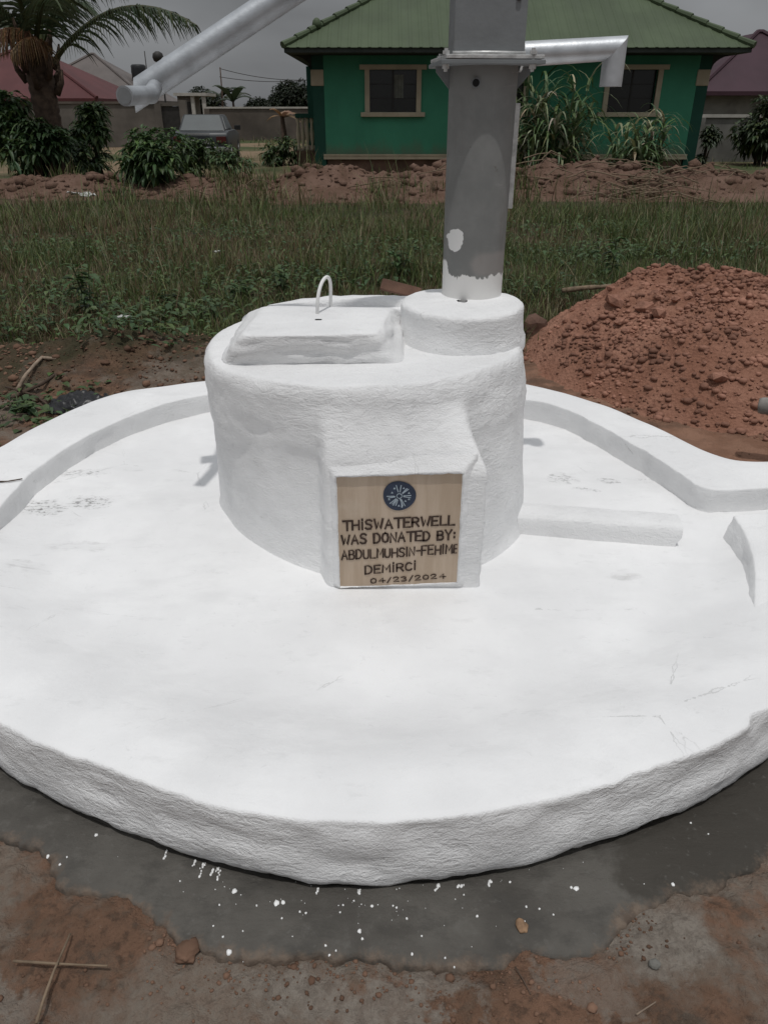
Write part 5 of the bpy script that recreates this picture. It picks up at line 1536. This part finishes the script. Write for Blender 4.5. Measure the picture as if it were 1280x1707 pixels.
hip_house('maroon_roofed_house', 'house with a maroon sheet roof at the right edge behind the green house', D(1172, 160, Y3).x, D(1420, 160, Y3).x, Y3, 10, D(1230, 154, Y3).z, .66, M['pale_block'], M['maroon_roof'], .5)
# small gatehouse with white columns
Yg = 50
gx0, gx1 = D(296, 165, Yg).x, D(343, 165, Yg).x; gzt = D(320, 160, Yg).z
gt = thing('gatehouse', ((gx0 + gx1) / 2, Yg, 0), 'small gatehouse with pale columns in the compound wall behind the car', 'gatehouse')
O = Vector(((gx0 + gx1) / 2, Yg, 0))
b = MB(O); b.box((gx0, Yg, 0), (gx1 - .9, Yg + 2.5, gzt)); b.build('wall', M['render_wall'], gt)
b = MB(O); b.box((gx0 - .15, Yg - .25, gzt + .002), (gx1 + .1, Yg + 2.7, gzt + .16)); b.build('roof_slab', M['offwhite'], gt)
for xx in (gx1 - .85, gx1 - .2):
    b = MB(O); b.box((xx, Yg - .15, 0), (xx + .2, Yg + .05, gzt)); b.build('column', M['offwhite'], gt)
b = MB(O); b.box((gx0 + .35, Yg - .02, gzt - 1.2), (gx0 + .95, Yg - .002, gzt - .3)); b.build('window', M['iron'], gt)
# long compound wall
def block_wall(name, label, xa, xb, y, h, mat, capmat, pil=4.0, th=.23):
    O = Vector(((xa + xb) / 2, y, 0)); t = thing(name, O, label, 'wall', None)
    b = MB(O); b.box((xa, y, -.2), (xb, y + th, h)); b.build('wall_panel', mat, t)
    b = MB(O); b.box((xa - .02, y - .05, h + .001), (xb + .02, y + th + .05, h + .09)); b.build('coping', capmat, t)
    n = max(1, int((xb - xa) / pil))
    for k in range(n + 1):
        xx = xa + (xb - xa) * k / n
        b = MB(O); b.box((xx - .15, y - .10, -.2), (xx + .15, y - .001, h)); b.build('pier', mat, t)
    return t
Yw = 47
block_wall('compound_wall', 'brown compound wall running from the gatehouse to the green house', D(345, 180, Yw).x, D(560, 180, Yw).x, Yw, D(430, 181, Yw).z, M['old_wall'], M['offwhite'])
Yw2 = 38
zz_ = D(200, 173, Yw2).z
block_wall('compound_wall', 'grey compound wall behind the mango shrubs left of the car', D(60, 180, Yw2).x, D(264, 180, Yw2).x, Yw2, zz_, M['render_wall'], M['old_wall'], 5)
O = Vector((D(283, 190, Yw2).x, Yw2, 0)); gate = thing('yard_gate', O, 'dark closed metal gate at the end of the grey compound wall', 'gate')
ga, gb_ = D(267, 190, Yw2).x, D(300, 190, Yw2).x
b = MB(O); b.box((ga, Yw2 + .05, .05), (gb_, Yw2 + .09, zz_ - .1)); b.build('gate_leaf', M['iron'], gate)
b = MB(O); b.box((gb_ + .002, Yw2 - .02, -.1), (gb_ + .32, Yw2 + .25, zz_ + .15)); b.build('gate_post', M['render_wall'], gate)
b = MB(O); b.box((ga, Yw2 + .0, zz_ - .09), (gb_, Yw2 + .12, zz_ + .05)); b.build('gate_beam', M['render_wall'], gate)
Yw3 = 27
block_wall('yard_wall', 'grey sandcrete yard wall right of the green house', D(1166, 200, Yw3).x, D(1330, 200, Yw3).x, Yw3, D(1215, 196, Yw3).z, M['pale_block'], M['offwhite'], 6)
# water tank on its stand
Yt = 60
tcx = D(232, 120, Yt).x; tzb, tzt = D(232, 134, Yt).z, D(232, 107, Yt).z
tk = thing('water_tank', (tcx, Yt, 0), 'black plastic water tank on a stand behind the grey roof', 'water tank')
b = MB(); b.lathe([(.50, tzb), (.52, tzb + .1), (.50, tzb + .3), (.52, tzb + .5), (.50, tzb + .7), (.50, tzt - .10), (.42, tzt - .02), (.16, tzt)], n=20); b.build('tank', M['tank'], tk, smooth=True)
b = MB(); b.box((-.75, -.75, tzb - .18), (.75, .75, tzb - .002)); b.build('platform', M['old_wall'], tk)
for sx in (-1, 1):
    for sy in (-1, 1):
        b = MB(); b.box((sx * .6 - .08, sy * .6 - .08, -.1), (sx * .6 + .08, sy * .6 + .08, tzb - .182)); b.build('leg', M['old_wall'], tk)
# aerial mast, lamp post, utility pole, wires
def mast(name, px, ptop, y, r0, label, cat, mat=M['iron']):
    p = D(px, ptop, y); t = thing(name, (p.x, y, 0), label, cat)
    b = MB(); b.tube([(0, 0, -.1), (0.02, 0, p.z * .5), (0.05, 0, p.z)], [r0, r0 * .8, r0 * .55], 8); b.build('shaft', mat, t, smooth=True)
    return t, p
mast('aerial_mast', 240, 85, 62, .06, 'thin aerial mast beside the black water tank', 'mast')
t, p = mast('lamp_post', 267, 100, 46, .06, 'dark lamp post rising above the pump handle', 'lamp post')
b = MB(); b.tube([(0.05, 0, p.z - .9), (-.02, 0, p.z - .3), (-.05, -.05, p.z + .1)], .10, 8); b.lathe([(.05, -.1), (.24, .0), (.30, .16), (.26, .34), (.10, .44)], (-.07, -.05, p.z - .05), 12); b.build('lamp_head', M['iron'], t, smooth=True)
t, p = mast('utility_pole', 366, 112, 64, .075, 'bare utility pole behind the compound wall', 'utility pole', M['bark'])
p = D(368, 112, 64)
for k, (pa, pb, sag) in enumerate((((366, 114), (545, 131), .35), ((366, 128), (545, 129), .3))):
    a_, c_ = D(*pa, 64), D(*pb, 66)
    b = MB(a_); pts = []
    for j in range(15):
        s_ = j / 14; q = a_.lerp(c_, s_); q.z -= 4 * sag * s_ * (1 - s_); pts.append(q)
    b.tube(pts, .022, 4)
    o = b.build('power_cable', M['iron']); o.location = a_
    tag(o, ('upper power cable sagging from the utility pole to the house', 'lower level power cable between utility pole and house')[k], 'cable')

# ------------------------------------------------------------------ DISTANT TREES
def tree(name, px, ptop, pbase_z, y, rad, label, seed, group='trees on the skyline', base=(.026, .036, .020), n=900, L=.5, flat=1.0, lobes=9):
    rnd = random.Random(seed); top = D(px, ptop, y)
    t = thing(name, (top.x, y, 0), label, 'tree', group)
    H_ = top.z
    b = MB(); b.tube([(0, 0, -.2), (.1, 0, H_ * .3), (0, 0, H_ * .6)], [.07 * H_, .05 * H_, .03 * H_], 8)
    lob = []
    cz = H_ - rad * flat
    for k in range(lobes):
        u = Vector((rnd.gauss(0, 1), rnd.gauss(0, 1), rnd.gauss(.2, .8))).normalized()
        c = Vector((u.x * rad * .55, u.y * rad * .55, cz + u.z * rad * flat * .5)); lob.append((c, rad * rnd.uniform(.38, .55)))
        b.tube([(0, 0, H_ * .35), (c.x * .5, c.y * .5, H_ * .35 + (c.z - H_ * .35) * .6), c], [.025 * H_, .015 * H_, .004 * H_], 5)
    b.build('trunk', M['bark'], t, smooth=True)
    f = MB()
    for k in range(n):
        c, r_ = lob[rnd.randrange(lobes)]
        u = Vector((rnd.gauss(0, 1), rnd.gauss(0, 1), rnd.gauss(0.1, 1))).normalized()
        p = c + u * r_ * rnd.random() ** .33
        if p.z > H_: p.z = H_ - rnd.random() * .3
        for j in range(4):
            d = Vector((rnd.gauss(0, 1), rnd.gauss(0, 1), rnd.gauss(-.1, .6))) + u * .7
            leaf(f, p, d, L * rnd.uniform(.5, 1.2), L * .42 * rnd.uniform(.6, 1.2), rcol(base, .35, rnd), droop=.4)
    f.build('crown', M['leaf'], t)
    return t
tree('mango_tree', 489, 121, 0, 68, 2.25, 'dome shaped dark tree left of the green house', 61, n=5200, L=.30, flat=1.15, lobes=24)
tree('skyline_tree', 425, 158, 0, 76, 1.35, 'small round tree left of the dome shaped tree', 62, n=900, L=.3)
tree('skyline_tree', 448, 160, 0, 80, 1.5, 'spiky topped tree close beside the dome shaped tree', 63, n=340, L=.5)
tree('skyline_tree', 330, 130, 0, 70, 2.3, 'broad tree half hidden behind the pump handle', 64, n=1800, L=.32)
tree('skyline_tree', 400, 176, 0, 84, 1.6, 'low tree behind the banana plant', 65, n=900, L=.32)
tree('skyline_tree', 515, 168, 0, 82, 1.7, 'low tree touching the left corner of the green house', 66, n=900, L=.32)
# banana plants
def banana(px, pbot, y, H_, label, seed, base=(.05, .07, .03), group='banana plants by the compound wall', n=7, L=1.9):
    rnd = random.Random(seed); x = D(px, pbot, y).x
    t = thing('banana_plant', (x, y, 0), label, 'banana plant', group)
    b = MB(); b.tube([(0, 0, -.1), (.04, 0, H_ * .35), (0, 0, H_ * .7)], [.13, .11, .06], 8); b.build('stem', M['bark'], t, smooth=True)
    for k in range(n):
        a = k * 2.4 + rnd.random(); d = Vector((math.cos(a), math.sin(a) * .6, rnd.uniform(.5, 1.5))).normalized(); sd = d.cross(Vector((0, 0, 1))).normalized()
        pos = Vector((0, 0, H_ * .66)); dd = d.copy(); vs = []; LL = L * rnd.uniform(.7, 1.1); ns = 7
        for m in range(ns + 1):
            w = .28 * math.sin(math.pi * min(.97, (m + .35) / (ns + .6))) * LL / 1.9 + .01
            vs += [pos + sd * w - Vector((0, 0, w * .35)), pos, pos - sd * w - Vector((0, 0, w * .35))]
            pos = pos + dd * LL / ns; dd = (dd + Vector((0, 0, -.28))).normalized()
        f = MB(); f.add(vs, [(3*m+j, 3*m+j+1, 3*m+j+4, 3*m+j+3) for m in range(ns) for j in (0, 1)], rcol(base, .3, rnd))
        f.build('leaf', M['leaf'], t)
banana(390, 185, 56, 3.0, 'tall banana plant standing above the compound wall', 71, base=(.036, .05, .026), L=2.2)
banana(372, 185, 66, 3.6, 'banana plant beside the utility pole', 72, base=(.03, .042, .024), L=2.0)
banana(474, 255, 30, 1.9, 'dried brown banana plant left of the porch', 73, base=(.22, .14, .075), n=6, L=.9)

# ------------------------------------------------------------------ COCONUT PALM
YP = 18.6
pb = D(66, 120, YP); PO = Vector((pb.x, YP, 0))
palm = thing('coconut_palm', PO, 'young coconut palm with a dry hanging frond at the left edge', 'palm tree')
cz = D(85, 108, YP).z
b = MB()
zs_ = np.linspace(-.1, cz + .25, 40)
prof = [(.25 + .12 * math.exp(-z / .3) + .03 * (z / cz) + .014 * math.sin(z * 34), z) for z in zs_]
b.lathe(prof + [(.12, cz + .5)], n=16); b.build('trunk', M['bark'], palm, smooth=True)
b = MB(); rnd = random.Random(5)
for k in range(16):
    a = k * 2.39; z = cz - .55 + k * .06
    p = Vector((.28 * math.cos(a), .28 * math.sin(a), z)); b.tube([p, p + Vector((.16 * math.cos(a), .16 * math.sin(a), .22)), p + Vector((.22 * math.cos(a), .22 * math.sin(a), .46))], [.09, .06, .02], 6)
b.build('leaf_bases', M['bark'], palm, smooth=True)
def frond(p0, p1, p2, L, label=None, base=(.055, .075, .038), hang=.75, n=46, seed=0, name='frond'):
    rnd = random.Random(seed); f = MB()
    def bez(s): return p0 * (1 - s) ** 2 + p1 * 2 * s * (1 - s) + p2 * s * s
    pts = [bez(k / 12) for k in range(13)]
    f.col = rcol((base[0] * 1.5, base[1] * 1.3, base[2] * 1.1), .1, rnd)
    f.tube(pts, [.05 * (1 - k / 13.5) + .008 for k in range(13)], 5)
    f.col = None
    for k in range(n):
        s = .10 + .9 * k / n; p = bez(s); t_ = (bez(min(1, s + .02)) - bez(s - .02)).normalized()
        side = t_.cross(Vector((0, 0, 1)))
        side = side.normalized() if side.length > .05 else Vector((0, 1, 0))
        for sg in (-1, 1):
            l = L * (math.sin(math.pi * min(1, .16 + s * .84)) ** .6 * .9 + .15) * rnd.uniform(.82, 1.1)
            d = (side * sg * .75 + t_ * .55 + Vector((0, 0, rnd.uniform(-.3, .1)))).normalized()
            w = .042 * rnd.uniform(.8, 1.2); pos = p.copy(); vs = []; ns = 4
            wd = d.cross(Vector((0, 0, 1))).cross(d).normalized() * .5 + t_ * .85
            for m in range(ns + 1):
                ww = w * (1 - (m / ns) ** 1.6) * .5 + .002
                vs += [pos + wd * ww, pos - wd * ww]
                pos = pos + d * l / ns; d = (d + Vector((0, 0, -hang * (.5 + .3 * rnd.random())))).normalized()
            f.add(vs, [(2*m, 2*m+1, 2*m+3, 2*m+2) for m in range(ns)], rcol(base, .35, rnd))
    f.v = [(v[0], v[1], v[2]) for v in f.v]
    o = f.build(name, M['leaf'], palm)
    if label: o['label'] = label
    return o
c0 = Vector((0, 0, cz))
def F2(px, py, dy=0): return D(px, py, YP + dy) - PO
frond(F2(90, 104), F2(190, -46, -.4), F2(328, 42, -.8), .95, seed=1, hang=.8, n=54)
frond(F2(78, 88), F2(100, -95, .3), F2(205, -20, 1.0), .95, seed=2)
frond(F2(70, 85), F2(60, -120, .5), F2(120, -130, 1.2), 1.0, seed=3)
frond(F2(74, 80), F2(120, -120, -.6), F2(215, -80, -1.5), .95, seed=4)
frond(F2(50, 90), F2(-10, -60, -.5), F2(-110, 10, -1.2), .95, seed=5)
frond(F2(55, 85), F2(20, -100, -1.0), F2(-20, -10, -2.2), .9, seed=6)
frond(F2(60, 80), F2(70, -60, -1.6), F2(105, 20, -2.6), .85, seed=7)
frond(F2(55, 90), F2(0, -20, 1.2), F2(-90, 60, 2.0), .9, seed=8)
frond(F2(70, 85), F2(100, -40, 1.6), F2(150, 20, 2.8), .9, seed=9)
frond(F2(45, 100), F2(30, -150, 0), F2(-60, -160, .3), .9, seed=10)
frond(F2(84, 108), F2(40, 10, -.7), F2(-30, 70, -.9), .75, 'dry brown hanging frond', base=(.17, .10, .055), hang=1.6, seed=11)
frond(F2(86, 110), F2(62, 30, -.9), F2(18, 88, -1.0), .70, 'dry tan hanging frond', base=(.20, .13, .07), hang=1.8, seed=12, n=30)

# ------------------------------------------------------------------ PARKED CAR
YC = 25.3
cxp = D(335, 240, YC).x
car = thing('parked_car', (cxp, YC, 0.0), 'dark dusty saloon car parked behind the mango shrubs, seen from behind', 'car', None, R(5))
W2 = .83
def cbuild(mb, name, mat, par=car, **k): return mb.build(name, mat, par, **k)
# body along +y (front away); section outline in (y, z) pushed across x
def side_prism(poly, x0, x1, taper=0.0):
    mb = MB(); n = len(poly)
    vs = [(x0, p[0], p[1]) for p in poly] + [(x1, p[0], p[1]) for p in poly]
    fs = [tuple(range(n)), tuple(range(2*n-1, n-1, -1))] + [(k, k + n, (k+1) % n + n, (k+1) % n) for k in range(n)]
    mb.add(vs, fs); return mb
body = [(-.02, .30), (-.06, .50), (-.04, .78), (0.02, .90), (.75, .95), (3.1, .93), (4.15, .80), (4.30, .62), (4.28, .32), (3.85, .25), (.45, .25)]
cbuild(side_prism(body, -W2, W2), 'body', M['car_paint'], bevel=.05, smooth=True, auto=R(35))
mb = MB(); cab = [(-.72, .55, .93), (.72, .55, .93), (.72, 3.15, .92), (-.72, 3.15, .92), (-.58, 1.05, 1.39), (.58, 1.05, 1.39), (.58, 2.35, 1.38), (-.58, 2.35, 1.38)]
mb.add([(c[0], c[1], c[2]) for c in cab], [(0,3,2,1),(4,5,6,7),(0,1,5,4),(1,2,6,5),(2,3,7,6),(3,0,4,7)])
cbuild(mb, 'cabin', M['car_paint'], bevel=.045, smooth=True, auto=R(40))
def pane_on(c4, off, mat, name='window', inset=.1):
    P = [Vector(cab[i]) for i in c4]; c = sum(P, Vector()) / 4; nrm = (P[1] - P[0]).cross(P[3] - P[0]).normalized()
    if nrm.dot(c - Vector((0, 1.7, 1.1))) < 0: nrm = -nrm
    q = [p.lerp(c, inset) for p in P]; mb = MB(); mb.add([p + nrm * off for p in q] + [p - nrm * .02 for p in q], [(0,1,2,3),(7,6,5,4),(0,4,5,1),(1,5,6,2),(2,6,7,3),(3,7,4,0)])
    return cbuild(mb, name, mat)
pane_on((0, 1, 5, 4), .006, M['car_glass'], 'rear_window', .09); pane_on((3, 2, 6, 7), .006, M['car_glass'], 'windscreen', .09)
for s in (-1, 1):
    for ya, yb in ((.98, 1.62), (1.74, 2.52)):
        xb_, xt_ = s * .712, s * .60; mb = MB()
        A4 = [(xb_, ya - .12, .985), (xb_, yb + .12, .985), (xt_, min(yb, 2.30), 1.33), (xt_, max(ya, 1.10), 1.33)]
        mb.add([(p[0] + s * .014, p[1], p[2]) for p in A4] + [(p[0] - s * .02, p[1], p[2]) for p in A4], [(0,1,2,3),(7,6,5,4),(0,4,5,1),(1,5,6,2),(2,6,7,3),(3,7,4,0)])
        cbuild(mb, 'side_window', M['car_glass'])
    mb = MB(); mb.box((s * W2 - .01, 2.60, .93), (s * W2 + .19, 2.70, 1.07)); cbuild(mb, 'wing_mirror', M['tyre'], bevel=.02)
    mb = MB(); mb.box((s * .79 - (.30 if s > 0 else 0), -.075, .62), (s * .79 + (0 if s > 0 else .30), -.035, .80)); cbuild(mb, 'tail_light', M['tail'], bevel=.01)
    for yy in (.85, 3.45):
        mb = MB(); mb.tube([(s * (W2 - .18), yy, .31), (s * (W2 + .012), yy, .31)], .31, 20); wh = cbuild(mb, 'wheel', M['tyre'])
        mb = MB(); mb.tube([(s * (W2 + .005), yy, .31), (s * (W2 + .022), yy, .31)], .18, 16); cbuild(mb, 'rim', M['rim'], wh)
mb = MB(); mb.box((-.84, -.15, .36), (.84, -.055, .52)); cbuild(mb, 'bumper', M['chrome'], bevel=.03)
mb = MB(); mb.box((-.26, -.078, .60), (.26, -.062, .72)); cbuild(mb, 'number_plate', M['plate'])
mb = MB(); mb.box((-.30, -.072, .86), (.30, -.045, .885)); cbuild(mb, 'boot_trim', M['chrome'])

# ------------------------------------------------------------------ SMALL THINGS
def stick(name, pts, rad, label, cat='stick', group=None, mat=None, n=7):
    pts = [Vector(p) for p in pts]; o0 = pts[0].copy(); o0.z = 0
    b = MB(o0); out = []
    for k in range(len(pts) - 1):
        for j in range(4): 
            q = pts[k].lerp(pts[k + 1], j / 4); q += Vector((n1(q.x * 7, q.y * 7, 3), n1(q.x * 7, q.y * 7, 8), n1(q.x * 7, q.y * 7, 5) * .3)) * rad * .8; out.append(q)
    out.append(pts[-1])
    m = len(out); b.tube(out, [rad * (1 - .35 * k / m) * (.9 + .25 * random.random()) for k in range(m)], n)
    o = b.build(name, mat or M['wood'], smooth=True); o.location = o0
    return tag(o, label, cat, group)
def gz(px, py, z): q = G(px, py, z); return q
stick('branch', [gz(935, 484, .16), gz(1000, 478, .18), gz(1055, 474, .20)], .022, 'upper pale branch lying in grass left of the red heap', 'branch')
stick('branch', [gz(972, 503, .12), gz(1005, 499, .16), gz(1030, 492, .18)], .017, 'shorter pale branch just below the upper one by the heap', 'branch')
stick('twig', [G(60, 1707, .02), G(72, 1668, .022), G(90, 1618, .024), G(118, 1556, .018)], .0032, 'long upright twig of the crossed pair at lower left', 'twig')
stick('twig', [G(22, 1603, .018), G(95, 1607, .016), G(180, 1610, .018)], .0028, 'level twig of the crossed pair at lower left', 'twig')
stick('grass_stem', [G(858, 1612, .012), G(872, 1635, .014), G(884, 1658, .012)], .0016, 'dark grass stem on soil below the mortar', 'grass stem', None, M['bark'])
stick('grass_stem', [G(1060, 1692, .010), G(1078, 1680, .012), G(1096, 1668, .010)], .0016, 'pale grass stem on soil at lower right', 'grass stem', None, M['root'])
# roots sticking out of the spoil on the left
def spz(px, py, dz=0):
    q = G(px, py, .08)
    for _ in range(4): q = G(px, py, gh(q.x, q.y) + dz + .006)
    return q
stick('root', [spz(30, 650, .01), spz(45, 625, .06), spz(70, 596, .10), spz(95, 598, .06)], .013, 'pale root arching over the spoil at far left', 'root', None, M['root'])
stick('root', [spz(20, 664, .01), spz(70, 640, .03), spz(120, 605, .05), spz(190, 592, .04), spz(240, 600, .01)], .010, 'long dark root lying across the red spoil', 'root', None, M['bark'])
stick('root', [spz(100, 690, .01), spz(60, 660, .02), spz(10, 645, .01)], .008, 'thin root low beside the black bag', 'root', None, M['bark'])
stick('twig', [G(-10, 803, RIM + .012), G(14, 802, RIM + .013), G(38, 798, RIM + .012)], .0032, 'dark twig stuck on the white kerb at left edge', 'twig', None, M['bark'])

def lump(name, px, py, size, mat, label, cat, seed, rz=0, sink=.3, sub=2, rough=.25):
    q = G(px, py, size[2] * .3); bm = bmesh.new(); bmesh.ops.create_icosphere(bm, subdivisions=sub + 1, radius=1)
    for v in bm.verts:
        k = 1 + rough * n1(v.co.x * 1.7 + seed, v.co.y * 1.7, v.co.z * 1.7, seed)
        v.co = Vector((v.co.x * size[0] * k, v.co.y * size[1] * k, v.co.z * size[2] * k + size[2] * (1 - sink)))
    me = bpy.data.meshes.new(name); bm.to_mesh(me); bm.free()
    for p in me.polygons: p.use_smooth = sub > 1
    o = link(name, me, mat); o.location = (q.x, q.y, 0.008 if name == 'clay_lump' else max(gh(q.x, q.y), 0)); o.rotation_euler = (0, 0, rz)
    return tag(o, label, cat)
# black bag: a crumpled sheet
def bag(px, py, sx, sy, label):
    q = G(px, py, .03); u = np.linspace(-1, 1, 34); X, Y = np.meshgrid(u, u, indexing='ij')
    P = np.stack([X.ravel() * 2.2, Y.ravel() * 2.2, X.ravel() * 0], 1)
    nz = fbm(P, 4, 301); cr_ = np.abs(fbm(P * 1.6, 3, 305)); rr = np.hypot(X, Y).ravel()
    z = .02 + .11 * np.clip(1 - rr, 0, 1) * (.6 + nz) + .05 * cr_ * (rr < 1.0)
    wx = X.ravel() * sx * (1 + .3 * fbm(P * .7, 2, 311)); wy = Y.ravel() * sy * (1 + .3 * fbm(P * .7, 2, 315))
    o = np_mesh('plastic_bag', np.stack([wx, wy, z], 1), grid_faces(34, 34), M['bag'], smooth=True)
    o.location = (q.x, q.y, 0); return tag(o, label, 'plastic bag')
bag(135, 673, .19, .14, 'crumpled black plastic bag behind the kerb at left')
lump('brick', 889, 556, (.10, .085, .11), M['brick'], 'broken brown block at the right foot of the well', 'brick', 3, .4, .45, 1, .3)
# plastic bottle on the heap
q = G(1262, 676, .16)
for _ in range(6): q = G(1262, 676, max(gh(q.x, q.y), float(heap_z(np.array([q.x]), np.array([q.y]))[0])) + .035)
t = thing('plastic_bottle', (q.x, q.y, q.z), 'dusty clear plastic bottle lying on the front of the red heap', 'bottle')
b = MB(); n_ = [(.0, .0), (.034, .004), (.040, .02), (.040, .06), (.037, .075), (.040, .09), (.040, .13), (.030, .165), (.014, .19), (.014, .205)]
b.lathe(n_, n=18); o = b.build('bottle_body', M['plastic'], t, smooth=True); o.rotation_euler = (R(84), 0, R(62))
b = MB(); b.lathe([(.017, .2055), (.017, .225), (.0, .226)], n=14); o2 = b.build('cap', M['litter'], t, smooth=True); o2.rotation_euler = (R(84), 0, R(62))
# rusty board leaning behind the pedestal
p0, p1 = G(640, 474, .30), G(690, 490, .20)
b = MB(); b.box((-.10, -.012, -.028), (.10, .008, .028)); o = b.build('scrap_board', M['rust'], bevel=.004); o.location = D(668, 482, 3.75); o.rotation_euler = (R(-35), R(12), R(-10))
tag(o, 'short rusty board poking up between hatch and pedestal', 'board')
b = MB(); b.box((-.008, -.008, -.50), (.008, .008, 0)); s_ = b.build('stake', M['wood'], o); s_.location = (0, .03, -.02); s_.rotation_euler = (R(35), 0, 0)
# litter and leaf
def flatbit(name, px, py, r_, mat, label, cat, z=.03, seed=0, curl=.6):
    q = G(px, py, z); rnd = random.Random(seed); m = 12; b = MB()
    vs = [(0, 0, .0)]
    for ring_ in (.5, 1.0):
        for k in range(m):
            a = 2*math.pi*k/m; k_ = r_ * ring_ * rnd.uniform(.75, 1.2); vs.append((k_ * math.cos(a), k_ * math.sin(a) * .8, curl * r_ * ring_ ** 2 * rnd.uniform(.1, 1)))
    fs = [(0, 1 + k, 1 + (k+1) % m) for k in range(m)] + [(1 + k, 1 + m + k, 1 + m + (k+1) % m, 1 + (k+1) % m) for k in range(m)]
    b.add(vs, fs); b.add([(v[0], v[1], v[2] - .004) for v in vs], [f[::-1] for f in fs])
    o = b.build(name, mat); o.location = q; return tag(o, label, cat)
flatbit('dry_leaf', 287, 578, .075, M['orange_leaf'], 'curled orange dry leaf in front of the grass left of the well', 'leaf', .05, 3, .8)
flatbit('plastic_scrap', 207, 528, .055, M['litter'], 'round pale plastic lid in the grass beside the tall weed', 'litter', .10, 4, .15)
flatbit('paper_scrap', 147, 328, .16, M['litter'], 'larger white paper scrap in front of the mango shrubs', 'litter', .10, 5, .5)
flatbit('paper_scrap', 122, 323, .10, M['litter'], 'smaller white paper scrap left of the larger scrap', 'litter', .10, 6, .5)
flatbit('paper_scrap', 5, 311, .28, M['litter'], 'grey sheet of litter at the left edge below the shrub', 'litter', .08, 7, .2)
flatbit('paper_scrap', 362, 421, .05, M['litter'], 'tiny pale scrap in the middle of the meadow', 'litter', .10, 8, .5)
# a lump of clay and a chip stuck in the mortar
lump('clay_lump', 868, 1549, (.012, .017, .006), M['clay'], 'small orange clay lump stuck on the mortar', 'clay lump', 6, .2, .5, 2, .5)
lump('stone', 1088, 1615, (.012, .010, .010), M['pale_block'], 'small grey stone on the soil at lower right', 'stone', 7, 0, .4, 1, .3)
lump('soil_clod', 312, 1585, (.024, .026, .012), M['soil_crumb'], 'brown clod at the edge of the mortar, lower left', 'clod', 8, 0, .5, 2, .6)
